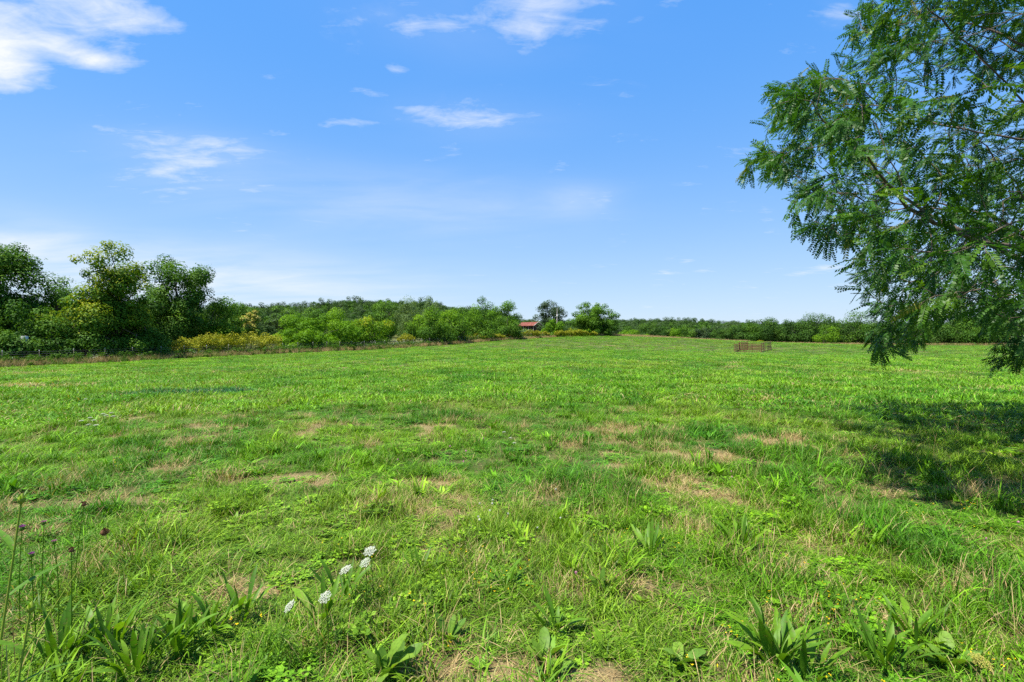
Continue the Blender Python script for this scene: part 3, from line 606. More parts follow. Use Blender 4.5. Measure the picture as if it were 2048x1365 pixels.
# ------------------------------------------------------------------ wooded hills
def forest():
    P = []
    for k in range(6):
        g = np.random.default_rng(300 + k); b = MB(); w = 6.5 + g.random() * 2.5; h = 8.5 + g.random() * 2.5
        c, r, p, nr, a = crown_parts(g, w / 2 * .85, w / 2 * .85, h * .15, h, 26, .19 * w, 1500, .6, True)
        leaf_quads(b, g, p, nr, .62, .6, a); b.tube(bend((0, 0, -.5), (0, 0, h * .5), g, .04, 4), np.linspace(.25, .1, 4), 5, m=1)
        P.append(b.mesh('wood_tree', [G['wood'] if k % 3 else G['grey'] if k == 0 else G['dark'], BARK]))
    g = np.random.default_rng(31)
    X, Y = [], []
    for d0, d1, s in ((205, 330, 4.6), (330, 560, 5.2)):
        n = int((d1 * d1 - d0 * d0) * R(62) / (s * s)); d = np.sqrt(d0 * d0 + (d1 * d1 - d0 * d0) * g.random(n)); th = R(-64) + g.random(n) * R(124)
        X.append(d * np.sin(th)); Y.append(d * np.cos(th))
    x, y = np.concatenate(X), np.concatenate(Y); d = np.hypot(x, y); az = np.degrees(np.arctan2(x, y))
    k = ~((az > -6) & (az < 11) & (d < 235)) & ~((az > 2) & (d < 232)) & ~((az < 0) & (d > 470))
    x, y = x[k], y[k]; m = len(x)
    sc = .62 + .30 * g.random(m)
    # a few emergent trees break the ridge line
    sc = np.where(g.random(m) < .012, sc * 1.25, sc)
    o = scatter('hillside_wood', P, np.stack([x, y, H(x, y) - .3], 1), np.stack([g.random(m) * .1, g.random(m) * .1, g.random(m) * 6.28], 1), np.stack([sc, sc, sc * (.85 + .3 * g.random(m))], 1), g.integers(0, 6, m))
    tag(o, 'dense dark green woodland covering the far hills', 'woodland', kind='stuff'); print('forest', m)
forest()

# ------------------------------------------------------------------ verge: tall dry grass and weeds along the fence and field edge
def verge():
    P = []
    for k in range(3):
        g = np.random.default_rng(400 + k); b = MB(); blades(b, g, 60, .3, .35, .85, .012, .15, .9, 3); P.append(b.mesh('tall_dry_grass', G['straw']))
    for k in range(3):
        g = np.random.default_rng(410 + k); b = MB(); blades(b, g, 60, .3, .25, .7, .014, .2, 1.1, 3); P.append(b.mesh('tall_green_grass', G['grass']))
    for k in range(2):
        g = np.random.default_rng(420 + k); b = MB(); c, r, p, nr, a = crown_parts(g, .3, .3, .1, .9, 10, .15, 160, .09, True); leaf_quads(b, g, p, nr, .10, .5, a); P.append(b.mesh('verge_weed', G['mid']))
    for k in range(2):      # white umbels among the weeds
        g = np.random.default_rng(430 + k); b = MB(); blades(b, g, 8, .25, .6, 1.0, .010, .1, .3, 3, m=1)
        q = np.stack([(g.random(14) - .5) * .9, (g.random(14) - .5) * .9, .5 + .5 * g.random(14)], 1)
        leaf_quads(b, g, q, np.tile([0, 0, 1.], (14, 1)) + g.normal(size=(14, 3)) * .2, .08, .9, None, 0); P.append(b.mesh('verge_umbels', [G['white'], G['mid']]))
    g = np.random.default_rng(44); pos, idx, scl = [], [], []
    # along the fence
    n = 7600; t = g.random(n) ** 1.15 * 2.25 - .12; off = np.where(g.random(n) < .68, g.normal(.25, .6, n), -g.random(n) * 5)
    x, y = fence_line(t); x = x + off * FD[1]; y = y - off * FD[0]
    kind = np.where(g.random(n) < .50 + .25 * sstep(.9, 1.3, t), g.integers(0, 3, n), np.where(g.random(n) < .70, g.integers(3, 6, n), g.integers(6, 8, n)))
    kind = np.where((g.random(n) < .014), g.integers(8, 10, n), kind)
    pos.append(np.stack([x, y], 1)); idx.append(kind); scl.append(.6 + .6 * g.random(n))
    # greener verge by the middle bushes
    n = 900; t = .62 + g.random(n) * .45; off = -.3 - g.random(n) * 3.2; x, y = fence_line(t); pos.append(np.stack([x + off * FD[1], y - off * FD[0]], 1))
    idx.append(np.where(g.random(n) < .95, g.integers(3, 6, n), g.integers(8, 10, n))); scl.append(.9 + .5 * g.random(n))
    # dry strip over the crest and along the right field edge
    ex = np.array([1140,  1200, 1260, 1320, 1380, 1440, 1500, 1560, 1640, 1720, 1850, 2060]); ed = np.array([150, 156, 160, 164, 170, 175, 180, 180, 172, 168, 158, 140])
    n = 5200; q = 1140 + 920 * g.random(n); dd = np.interp(q, ex, ed) + 14 * g.random(n); x = (q - 1024) / F * dd; pos.append(np.stack([x, dd], 1))
    gr = sstep(1490, 1560, q) * .5; idx.append(np.where(g.random(n) < gr, g.integers(3, 6, n), g.integers(0, 3, n))); scl.append((1.1 + .7 * g.random(n)) * np.where(q > 1500, .7, .95))
    xy = np.concatenate(pos); idx = np.concatenate(idx); s = np.concatenate(scl); m = len(xy)
    col = np.array([.09, .19, .022]) * (.8 + .4 * g.random((m, 1)))
    o = scatter('tall_verge_grass', P, np.stack([xy[:, 0], xy[:, 1], H(xy[:, 0], xy[:, 1]) - .02], 1), np.stack([(g.random(m) - .5) * .2, (g.random(m) - .5) * .2, g.random(m) * 6.28], 1), np.stack([s, s, s], 1), idx, col, np.full(m, .15))
    tag(o, 'tall dry tan grass and weeds along the fence and field edge', 'grass', kind='stuff')
verge()

# ------------------------------------------------------------------ goldenrod clumps
def goldenrod(px, ytop, wpx, d, label, seed):
    g = np.random.default_rng(500 + seed); d = max(d, fence_d(px) + 1.5) if px < 1095 else d; x, y = at(px, d); root = empty('goldenrod_clump', (x, y, H1(x, y)))
    tag(root, label, 'flowering plant', 'goldenrod clumps along the fence'); w = wpx / F * d; h = max(.7, zpx(ytop, d) - H1(x, y))
    n = int(360 * w); q = np.sqrt(g.random(n)); th = g.random(n) * 6.283; X, Y = q * np.cos(th) * w * .55, q * np.sin(th) * .9
    hh = h * (.55 + .45 * np.sqrt(np.maximum(0, 1 - (X / (w * .58)) ** 2))) * (.60 + .42 * g.random(n)) * (.68 + .6 * vnoise(X * 1.6 + seed * 7, Y * 1.6))
    b = MB(); leaf_quads(b, g, np.stack([X, Y, hh], 1), np.array([0, 0, .7]) + g.normal(size=(n, 3)) * .6, .13 + d * .0006, .6); link('blossom', b.mesh('blossom', G['gold']), root)
    b = MB(); m = n; k = g.integers(0, n, m); z = hh[k] * (.15 + .9 * g.random(m) ** .7)
    leaf_quads(b, g, np.stack([X[k] + g.normal(size=m) * .06, Y[k] + g.normal(size=m) * .06, z], 1), np.array([0, 0, .5]) + g.normal(size=(m, 3)) * .7, .16 + d * .0006, .3)
    link('foliage', b.mesh('foliage', G['vine']), root)
GR = [(372, 679, 52, 55, 'leftmost goldenrod clump under the airy tree'), (415, 674, 58, 57, 'second goldenrod clump from the left'), (460, 671, 58, 59, 'third goldenrod clump from the left, in front of the low bright bush'), (505, 669, 56, 61.5, 'fourth goldenrod clump from the left, the highest one'), (540, 671, 44, 63.5, 'goldenrod clump touching the big bright bush'),
      (812, 672, 34, 92, 'goldenrod clump at the foot of the pale willow'), (922, 671, 40, 106, 'left end clump of the long goldenrod strip'), (955, 670, 40, 109, 'second clump of the long goldenrod strip'), (988, 669, 42, 113, 'third clump of the long goldenrod strip'), (1022, 668, 40, 119, 'fourth clump of the long goldenrod strip, left of the barn'),
      (1062, 663, 34, 128, 'goldenrod clump directly in front of the barn'), (1086, 664, 26, 134, 'small goldenrod clump between barn and round bush'), (1128, 662, 36, 143, 'goldenrod clump right of the small round bush'), (1158, 662, 36, 147, 'goldenrod clump left of the wide dome tree'), (1182, 664, 26, 150, 'last goldenrod clump under the wide dome tree'), (1521, 682, 10, 165, 'single goldenrod clump in the grass behind the corral')]
for i, q in enumerate(GR): goldenrod(q[0], q[1], q[2], q[3], q[4], i)

# ------------------------------------------------------------------ fence
STEEL = plain_mat('fence_post_steel', (.035, .05, .035), (.10, .075, .05), 14, .7, spec=.3)
TIP = plain_mat('white_post_paint', (.42, .43, .42), (.60, .60, .58), 14, .6)
WIRE = plain_mat('fence_wire', (.16, .16, .16), (.30, .29, .28), 20, .5, metal=.6)
def fence():
    root = empty('wire_fence', (-41, 41, H1(-41, 41))); o0 = np.array(root.location)
    tag(root, 'wire fence on thin steel posts running along the left field edge', 'fence')
    b = MB(); b.box((0, 0, .56), (.045, .010, 1.40)); b.box((0, -.022, .56), (.009, .036, 1.40))
    for k in range(10): b.box((0, .0085, .1 + k * .11), (.02, .012, .02))
    b.box((0, -.005, -.02), (.16, .006, .2)); pm = b.mesh('fence_post', STEEL)
    b = MB(); b.box((0, 0, 1.29), (.050, .015, .09)); b.box((0, -.023, 1.29), (.014, .042, .09)); tm = b.mesh('post_tip', TIP)
    ts = np.arange(-.13, 2.12, .0436); g = np.random.default_rng(8); pts = []
    for t in ts:
        x, y = fence_line(t); x += g.normal() * .04; y += g.normal() * .04; z = H1(x, y); pts.append((x, y, z))
        p = link('fence_post', pm, root, (x - o0[0], y - o0[1], z - o0[2]), (g.normal() * .03, g.normal() * .03, math.atan2(FD[1], FD[0])))
        link('post_tip', tm, p)
    pts = np.array(pts) - o0
    for k, h in enumerate((.22, .42, .62, .82, 1.02, 1.2)):
        c = []
        for i in range(len(pts) - 1):
            for s in (0, .5):
                q = pts[i] * (1 - s) + pts[i + 1] * s; c.append(q + np.array([.018, -.01, h - (.012 if s else 0)]))
        b = MB(); b.tube(c, .0045, 4); link('wire_strand', b.mesh('wire_strand', WIRE), root)
fence()

# ------------------------------------------------------------------ corral panels
RUST = plain_mat('rusty_steel_tube', (.11, .045, .022), (.20, .10, .05), 9, .8, spec=.3)
DARKR = plain_mat('dark_rusty_steel', (.055, .032, .022), (.14, .075, .042), 9, .8, spec=.3)
def panel(parent, name, p0, p1, h, rails, ups, mat, z0=.12, r=.04, lab=None):
    o0 = parent.location; e = empty(name, (p0[0] - o0[0], p0[1] - o0[1], H1(*p0) - o0[2])); e.parent = parent
    if lab: e['label'] = lab
    v = np.array([p1[0] - p0[0], p1[1] - p0[1], H1(*p1) - H1(*p0)])
    def bar(nm, a, b_, rr):
        b = MB(); b.tube([a, (np.array(a) + np.array(b_)) / 2, b_], rr, 8); link(nm, b.mesh(nm, mat, True), e)
    for k in range(rails):
        z = z0 + (h - z0 - .04) * k / (rails - 1); bar('rail', np.array([0, 0, z]), v + np.array([0, 0, z]), r)
    for s in ups: bar('post', v * s + np.array([0, 0, -.02]), v * s + np.array([0, 0, h + (.14 if s in (0, 1) else -.03)]), r * (1.5 if s in (0, 1) else .9))
A = at(1469.5, 80); B_ = at(1523, 80.6); Cc = at(1478, 88.5); D = at(1527, 89); E = at(1527.5, 84); Fp = at(1542, 87)
corral = empty('livestock_corral', (A[0], A[1], H1(*A))); tag(corral, 'small rusty pen of tube panels standing in the open field', 'corral')
panel(corral, 'panel', A, B_, 1.18, 5, (0, .34, .66, 1), RUST)
panel(corral, 'panel', (A[0] + .05, A[1] + .12), Cc, 1.18, 5, (0, .5, 1), RUST)
panel(corral, 'panel', (Cc[0] + .12, Cc[1]), D, 1.2, 5, (0, .5, 1), RUST)
panel(corral, 'gate', (B_[0] + .12, B_[1] + .2), E, 1.38, 4, (0, 1), DARKR, lab='short dark gate at the right corner')
panel(corral, 'gate', (E[0] + .35, E[1] + .3), Fp, 1.45, 3, (0, .35, .5, .62, .74, .86, 1), DARKR, lab='narrow dark gate of close upright bars')
rk = empty('hay_rack', (*at(1482.5, 86), H1(*at(1482.5, 86)))); tag(rk, 'short reddish rack of close bars standing inside the pen', 'rack')
panel(rk, 'bar_grid', at(1482.5, 86), at(1495, 86.4), 1.4, 4, (0, .2, .4, .6, .8, 1), RUST, .7)

# ------------------------------------------------------------------ barn, pole and the pale bits behind the thicket
WOODG = plain_mat('weathered_boards', (.10, .085, .07), (.26, .235, .21), 5, .9, (1, 1, .15), bump=.4)
ROOFR = plain_mat('rusty_red_roofing', (.22, .062, .042), (.32, .12, .085), 1.6, .75, (1, .2, 1), spec=.3)
TRIM = plain_mat('bare_grey_boards', (.38, .37, .36), (.55, .54, .52), 4, .8)
DARKB = plain_mat('dark_old_boards', (.035, .028, .022), (.09, .075, .06), 5, .95, (1, 1, .2))
def barn():
    x, y = at(1075, 182); z = H1(x, y); root = empty('barn', (x, y, z), R(48)); tag(root, 'old open sided barn with rusty red roof among the trees', 'barn')
    w, l, he, hr = 4.6, 7.0, 2.9, 4.1           # gable faces -Y (viewer, turned right); ridge along Y
    base = zpx(651.5, 182) - z - he
    def P(nm, b, m, par=root): return link(nm, b.mesh(nm, m), par)
    sl = math.atan2(hr - he, w / 2)
    for s in (-1, 1):
        rp = empty('roof_slope'); rp.parent = root
        n = 12
        for k in range(n):
            b = MB(); wid = (l + .9) / n; yc = -.45 - l * 0 + (k + .5) * wid
            c = (s * (w / 4 + .15), yc, base + (he + hr) / 2 + .02 - .05); rot = Euler((0, s * sl, 0))
            b.box(c, (math.hypot(w / 2, hr - he) + .5, wid - .02, .03), rot=rot)
            for q in (-.3, 0, .3): b.box((c[0] + .02 * s, yc + q * wid, c[2] + .025), (math.hypot(w / 2, hr - he) + .5, .05, .035), rot=rot)
            P('roof_sheet', b, ROOFR, rp)
        b = MB(); b.box((s * (w / 4 + .15), -.55, base + (he + hr) / 2 - .03), (math.hypot(w / 2, hr - he) + .55, .12, .26), rot=Euler((0, s * sl, 0))); P('barge_board', b, TRIM)
    for sx in (-1, -.33, .33, 1):
        for yy in (0, l * .33, l * .66, l):
            b = MB(); b.box((sx * (w / 2 - .15), yy + .1, (base + he) / 2 - .2), (.18, .18, base + he + .4)); P('post', b, WOODG)
    for yy in (.1, l * .5, l + .1):
        b = MB(); b.box((0, yy + .16, base + he - .25), (w - .1, .12, .22)); P('tie_beam', b, WOODG)
    for k in range(16):     # boards of the front gable triangle, some missing
        if k in (3, 4, 9): continue
        xx = -w / 2 + (k + .5) * w / 16; top = he + (hr - he) * (1 - abs(xx) / (w / 2)) - .12
        if top - he < .15: continue
        b = MB(); b.box((xx, .02, base + (he + top) / 2 - .1), (w / 16 - .03, .03, top - he + .25)); P('gable_board', b, DARKB)
    for s, x0 in ((0, w / 2 - .05),):
        for k in range(14):
            b = MB(); b.box((x0, .4 + k * l / 14, (base + he) / 2), (.03, l / 14 - .04, base + he)); P('side_board', b, DARKB)
    for k in range(12):
        b = MB(); b.box((-w / 2 + (k + .5) * w / 12, l + .25, (base + he) / 2), (w / 12 - .03, .03, base + he)); P('back_board', b, DARKB)
barn()
def pole():
    x, y = at(1114, 165); z = H1(x, y); root = empty('bare_pole', (x, y, z)); tag(root, 'pale bare wooden pole rising behind the round bush', 'pole')
    h = zpx(617, 165) - z; b = MB(); b.tube([(0, 0, -.2), (.02, 0, h * .4), (.06, .02, h * .75), (.1, .03, h)], [.24, .2, .17, .1], 8); link('shaft', b.mesh('shaft', BARKP, True), root)
    b = MB(); b.box((.06, .02, h * .72), (.42, .3, .9)); b.box((.06, -.05, h * .6), (.7, .1, .1)); link('transformer', b.mesh('transformer', TIP), root)
pole()
def building_stand_in():  # made-up drum added in place of the pale building fragments
    x, y = at(48, 44.3); root = empty('stand_in_drum', (x, y, H1(x, y))); tag(root, 'white drum on a dark stand, stand-in for pale building fragments behind the left fence', 'building_stand_in')
    b = MB(); zz = np.array([0, .04, .3, .32, .34, .6, .62, .64, .86, .9]); rr = np.array([.27, .285, .285, .295, .285, .285, .295, .285, .285, .26]); b.tube(np.stack([zz * 0, zz * 0, zz + 1.62], 1), rr, 20); link('drum', b.mesh('drum', TIP, True), root)
    b = MB(); b.tube([(.12, 0, 2.5), (.12, 0, 2.56)], .04, 8); link('bung', b.mesh('bung', TRIM), root)
    for sx in (-1, 1):
        for sy in (-1, 1):
            b = MB(); b.box((sx * .3, sy * .3, .74), (.09, .09, 1.6)); link('leg', b.mesh('leg', DARKB), root)
    b = MB(); b.box((0, 0, 1.58), (.76, .76, .07)); link('platform', b.mesh('platform', DARKB), root)
building_stand_in()

# ------------------------------------------------------------------ the locust tree hanging in from the right
POLY = np.array([(1700, -80), (1690, 55), (1640, 122), (1535, 142), (1515, 200), (1525, 285), (1462, 312), (1466, 362), (1585, 400), (1566, 458), (1590, 492), (1680, 488), (1664, 540), (1702, 575), (1712, 612), (1728, 640),
                 (1706, 688), (1722, 716), (1800, 728), (1868, 700), (1900, 655), (1985, 660), (1950, 735), (2048, 770), (2400, 900), (2400, -900), (1750, -900)], float)
def inpoly(px, py):
    r = np.zeros(len(px), bool); j = len(POLY) - 1
    for i in range(len(POLY)):
        xi, yi = POLY[i]; xj, yj = POLY[j]
        r ^= ((yi > py) != (yj > py)) & (px < (xj - xi) * (py - yi) / (yj - yi + 1e-12) + xi); j = i
    return r
def locust():
    g = np.random.default_rng(21); TX, TY = 8.6, 7.2
    root = empty('locust_tree', (TX, TY, H1(TX, TY))); tag(root, 'large feathery leaved tree reaching in from the right edge', 'tree')
    # attraction points: a broad crown whose left side follows the outline seen in the photograph
    n = 90000; zz = 1.1 + 8.4 * g.random(n); rr = np.interp(zz, [1.1, 1.6, 2.5, 3.7, 5, 6.5, 8, 9.5], [4.7, 5.2, 5.8, 6.3, 6.3, 5.8, 4.4, 1.5]) * g.random(n) ** .42; th = g.random(n) * 6.283
    p = np.stack([TX + rr * np.cos(th), TY + rr * np.sin(th) * .9, zz], 1)
    p = p[p[:, 1] > 4.2]
    vn3 = fbm(p[:, 0] * .75 + p[:, 2] * .55 + 3, p[:, 1] * .75 - p[:, 2] * .6 + 9, 2) * .5 + fbm(p[:, 0] * 1.1 + 40, p[:, 2] * 1.5 + p[:, 1] * .3 + 7, 2) * .5
    p = p[vn3 > .512 - .06 * (p[:, 2] < 3.0)]
    sx = 1024 + F * p[:, 0] / p[:, 1]; sy = 682.5 - F * (p[:, 2] - EYE) / p[:, 1]
    jt = g.random(len(p)) ** 2 * 60; k = inpoly(sx - 18 - jt, sy) & inpoly(sx, sy + 24 + jt * .6) & ((sx > 1960) | (p[:, 2] > 1.3))
    # low branches only where the photograph shows them
    k &= ~((p[:, 2] < 1.5) & (sx > 2090))
    p = p[k]; sx = sx[k]
    inn = sx < 2120; p = np.concatenate([p[inn][:3400], p[~inn][:3200]]); print('attr', inn.sum())
    # skeleton by space colonisation
    nodes = [np.array([TX, TY, z]) for z in np.arange(-.1, 2.3, .25)]; par = [-1] + list(range(len(nodes) - 1))
    for an, ln, up in ((3.2, 1.6, .9), (3.9, 1.5, 1.2), (2.5, 1.6, 1.3), (.4, 1.5, 1.2), (1.4, 1.5, 1.3), (5.2, 1.5, 1.1), (3.4, 1.1, 2.4), (0.2, .8, 2.4), (3.5, 1.2, .5)):
        last = 8
        for q in range(1, 8):
            nodes.append(np.array([TX + math.cos(an) * ln * q / 7, TY + math.sin(an) * ln * q / 7, 1.95 + up * q / 7 + .15])); par.append(last); last = len(nodes) - 1
    V = np.array(nodes); near = np.full(len(p), 1e9); who = np.zeros(len(p), int)
    def upd(lo):
        for i in range(lo, len(V), 200):
            D_ = np.linalg.norm(p[:, None] - V[None, i:i + 200], axis=2); j = D_.argmin(1); dm = D_[np.arange(len(p)), j]; s = dm < near; near[s] = dm[s]; who[s] = i + j[s]
    upd(0); alive = np.ones(len(p), bool); STEP = .17
    for it in range(90):
        if not alive.any(): break
        lo = len(V); ids = np.unique(who[alive]); new, np_ = [], []
        for q in ids:
            a = alive & (who == q); v = p[a] - V[q]; v = (v / (np.linalg.norm(v, axis=1)[:, None] + 1e-9)).sum(0)
            v = v / (np.linalg.norm(v) + 1e-9) + g.normal(size=3) * .16 + np.array([0, 0, -.05]); v /= np.linalg.norm(v)
            if par[q] >= 0:
                pv = V[q] - V[par[q]]; v = v + .45 * pv / (np.linalg.norm(pv) + 1e-9); v /= np.linalg.norm(v)
            e = V[q] + v * STEP
            if np.min(((V - e) ** 2).sum(1)) < (.55 * STEP) ** 2:
                alive &= ~(a & (near < .5)); continue
            new.append(e); np_.append(q)
        if not new: continue
        V = np.concatenate([V, np.array(new)]); par += [int(q) for q in np_]; upd(lo); alive &= near > .19
        if len(V) > 14000: break
    nn = len(V); par = np.array(par); kids = [[] for _ in range(nn)]
    for i in range(nn):
        if par[i] >= 0: kids[par[i]].append(i)
    rad = np.zeros(nn)
    for i in range(nn - 1, -1, -1): rad[i] = max(.0035, (sum(rad[c] ** 2.35 for c in kids[i])) ** (1 / 2.35)) if kids[i] else .0035
    rad = .0034 + (.17 - .0034) * ((rad - rad.min()) / (rad[0] - rad.min())) ** 1.3
    print('locust nodes', nn)
    T = np.array([TX, TY, H1(TX, TY)]); b = MB(); tb = MB()
    for i in range(nn):       # chains
        if par[i] < 0 or (par[i] >= 0 and kids[par[i]][0] != i):
            ch = [par[i]] if par[i] >= 0 else []; j = i
            while True:
                ch.append(j)
                if not kids[j]: break
                j = max(kids[j], key=lambda c: rad[c]) if ch[0] == -9 else kids[j][0]
            if len(ch) > 1:
                q = V[ch] - T; rr = rad[ch].copy()
                if par[i] >= 0: rr[0] = min(rr[0], rr[1] * 1.15)
                (tb if rr.max() > .02 else b).tube(q, rr, 8 if rr.max() > .03 else 4)
    link('trunk', tb.mesh('trunk', BARK, True), root); link('twigs', b.mesh('twigs', BARK, True), root)
    # compound leaf template: midrib along +X, leaflets in pairs, slightly drooping
    def template(k, pairs):
        gg = np.random.default_rng(600 + k); lb = MB(); s = np.linspace(0, 1, 6); dr = .12 + .2 * gg.random()
        mid = np.stack([s, .10 * (gg.random() - .5) * s * s * 2, -dr * s * s], 1)
        w = .007; lb.add(np.concatenate([mid - [0, w, 0], mid + [0, w, 0]]), [[i, i + 1, i + 7, i + 6] for i in range(5)], .4)
        for i in range(pairs):
            t = .16 + .82 * i / (pairs - 1); c = np.array([np.interp(t, s, mid[:, q]) for q in range(3)])
            ll = .175 * (.75 + .35 * math.sin(math.pi * (.12 + .8 * t))) * (.9 + .2 * gg.random()); ww = ll * .24
            for sd_ in (-1, 1):
                th = sd_ * (1.15 + .25 * (gg.random() - .5) - .25 * t); u = np.array([math.cos(th), math.sin(th), -.25 - .35 * gg.random()]); u /= np.linalg.norm(u)
                n_ = np.array([.2 * gg.normal(), .2 * gg.normal(), 1]); wv = np.cross(n_, u); wv /= np.linalg.norm(wv)
                lb.add([c + u * .006, c + u * ll * .5 + wv * ww, c + u * ll, c + u * ll * .5 - wv * ww], [[0, 1, 2, 3]], .5)
        return np.concatenate(lb.v), lb
    TP = [template(k, 10) for k in range(4)]
    # leaf placement on thin wood
    desc = np.zeros(nn, int)
    for i in range(nn - 1, 0, -1):
        if par[i] >= 0: desc[par[i]] += desc[i] + 1
    thin = np.where((desc < 9) & (V[:, 2] > 1.2))[0]
    sx = 1024 + F * V[:, 0] / V[:, 1]; cnt = np.where(sx[thin] < 2130, 3, 3); tips = np.array([len(kids[i]) == 0 for i in thin]); cnt = cnt + np.where(tips, 2, 0)
    ids = np.repeat(thin, cnt); m = len(ids)
    bd = V[ids] - V[np.maximum(par[ids], 0)]; bd /= np.linalg.norm(bd, axis=1)[:, None] + 1e-9
    out = bd * .8 + unit(g, m) * .75 + np.array([-.22, 0, -.55]); out /= np.linalg.norm(out, axis=1)[:, None]
    base = V[ids] - bd * (g.random(m) * STEP)[:, None]; ln = .19 + .14 * g.random(m)
    upv = np.array([0, 0, 1.0]) + g.normal(size=(m, 3)) * .45; sv = np.cross(upv, out); sv /= np.linalg.norm(sv, axis=1)[:, None] + 1e-9; nv = np.cross(out, sv)
    va = np.clip(fbm(V[ids, 0] * 1.1 + V[ids, 2], V[ids, 1] * 1.1 + V[ids, 2] * .7, 2) * .75 + .28 * (g.random(m) - .3), 0, .96)
    va = np.where(g.random(m) < .012, .99, va)
    print('locust leaves', m)
    tip = base + out * (ln * .6)[:, None]; px_ = 1024 + F * tip[:, 0] / tip[:, 1]; py_ = 682.5 - F * (tip[:, 2] - EYE) / tip[:, 1]
    vis = (px_ < 2048) & (py_ > 0) & (py_ < 1365)
    # the leaves nearest the rim of the crown and the eye are single objects
    rim = np.where(vis, tip[:, 1] + .006 * np.maximum(0, px_ - 1500), 1e9); single = np.zeros(m, bool); single[np.argsort(rim)[:300]] = True
    cb = MB(); kind = g.integers(0, 4, m)
    for k in range(4):
        tv, lb = TP[k]; s = np.where((kind == k) & ~single)[0]
        w = base[s][:, None] - T + ln[s][:, None, None] * (tv[None, :, 0, None] * out[s][:, None] + tv[None, :, 1, None] * sv[s][:, None] + tv[None, :, 2, None] * nv[s][:, None])
        f = np.concatenate(lb.f); ff = (np.arange(len(s))[:, None, None] * len(tv) + f[None]).reshape(-1, 4)
        cb.add(w.reshape(-1, 3), ff, np.repeat(va[s], len(f)))
    tag(link('crown', cb.mesh('crown', G['near']), root), kind='stuff')
    ms = [[], [], [], []]
    for k in range(4):
        for q in range(3):
            tv, lb = TP[k]; c = MB(); c.add(tv, np.concatenate(lb.f), .25 + .25 * q); ms[k].append(c.mesh('compound_leaf', G['near']))
    for i in np.where(single)[0]:
        o = link('compound_leaf', ms[kind[i]][min(2, int(va[i] * 3))], root)
        Mx = Matrix((tuple(out[i] * ln[i]), tuple(sv[i] * ln[i]), tuple(nv[i] * ln[i]))).transposed().to_4x4(); Mx.translation = Vector(base[i] - T); o.matrix_local = Mx
locust()

# ------------------------------------------------------------------ single plants in the foreground
def strip_leaf(name, mat, ln, wd, curl, prof, wave=0.0, seg=8, a=.5, fold=.25, seed=0):
    """one leaf along +X rising/bending, with a raised fold along its midrib"""
    g = np.random.default_rng(seed); s = np.linspace(0, 1, seg + 1); wv = np.interp(s, *prof) * wd / 2
    th = .15 - curl * s; x = np.concatenate([[0], np.cumsum(np.cos(th[1:]))]) / seg * ln; z = np.concatenate([[0], np.cumsum(np.sin(th[1:]))]) / seg * ln
    e1 = wave * wd * np.sin(s * 21 + g.random() * 6); e2 = wave * wd * np.sin(s * 19 + g.random() * 6)
    mid = np.stack([x, 0 * x, z], 1); lf = np.stack([x, wv, z + wv * fold + e1], 1); rt = np.stack([x, -wv, z + wv * fold + e2], 1)
    b = MB(); v = np.concatenate([mid, lf, rt]); n = seg + 1
    b.add(v, [[i, i + 1, n + i + 1, n + i] for i in range(seg)] + [[i + 1, i, 2 * n + i, 2 * n + i + 1] for i in range(seg)], a)
    return b.mesh(name, mat, True)
LANCE = ([0, .08, .3, .6, .85, 1], [.18, .16, .6, 1, .6, .04]); OVAL = ([0, .1, .3, .6, .85, .96, 1], [.15, .2, .75, 1, .8, .45, .05]); LONG = ([0, .3, .7, 1], [.7, 1, .75, .03])
PL = [strip_leaf('plantain_leaf', G['lush'], 1, .095 + .02 * k, .25 + .3 * k, LANCE, .02, 9, .2 + .2 * k, seed=k) for k in range(4)]
DK = [strip_leaf('dock_leaf', G['dock'], 1, .34 + .05 * k, .35 + .3 * k, OVAL, .05, 10, .35 + .2 * k, seed=k + 9) for k in range(3)]
def rosette(name, label, cat, px, py, n, l0, l1, leaves, seed, lean=(.2, 1.1), rad=.03, group=None, part='leaf'):
    g = np.random.default_rng(700 + seed); x, y = ground_at(px, py); root = empty(name, (x, y, H1(x, y))); tag(root, label, cat, group)
    for k in range(n):
        az = k * 2.4 + g.random() * .9; tl = lean[0] + (lean[1] - lean[0]) * g.random(); ln = l0 + (l1 - l0) * g.random(); r = rad * g.random()
        o = link(part, leaves[g.integers(0, len(leaves))], root, (r * math.cos(az), r * math.sin(az), .005), None, ln)
        o.rotation_euler = Euler((g.normal() * .35, -(math.pi / 2 - tl), az), 'XYZ')
    return root
rosette('plantain', 'large upright narrow leaved plantain at bottom right', 'plant', 1552, 1335, 46, .16, .36, PL, 1, (.04, .8), .08)
rosette('plantain', 'dark plantain with upright leaves just behind the pale dock', 'plant', 1115, 1270, 14, .12, .27, PL, 2, (.1, .9), .05)
rosette('plantain', 'plantain clump in the middle, left of the pale serrated leaf', 'plant', 1010, 1180, 18, .12, .24, PL, 3, (.1, .8), .08)
rosette('plantain', 'plantain clump right of the white flower heads', 'plant', 840, 1150, 12, .12, .22, PL, 4, (.1, .9), .06)
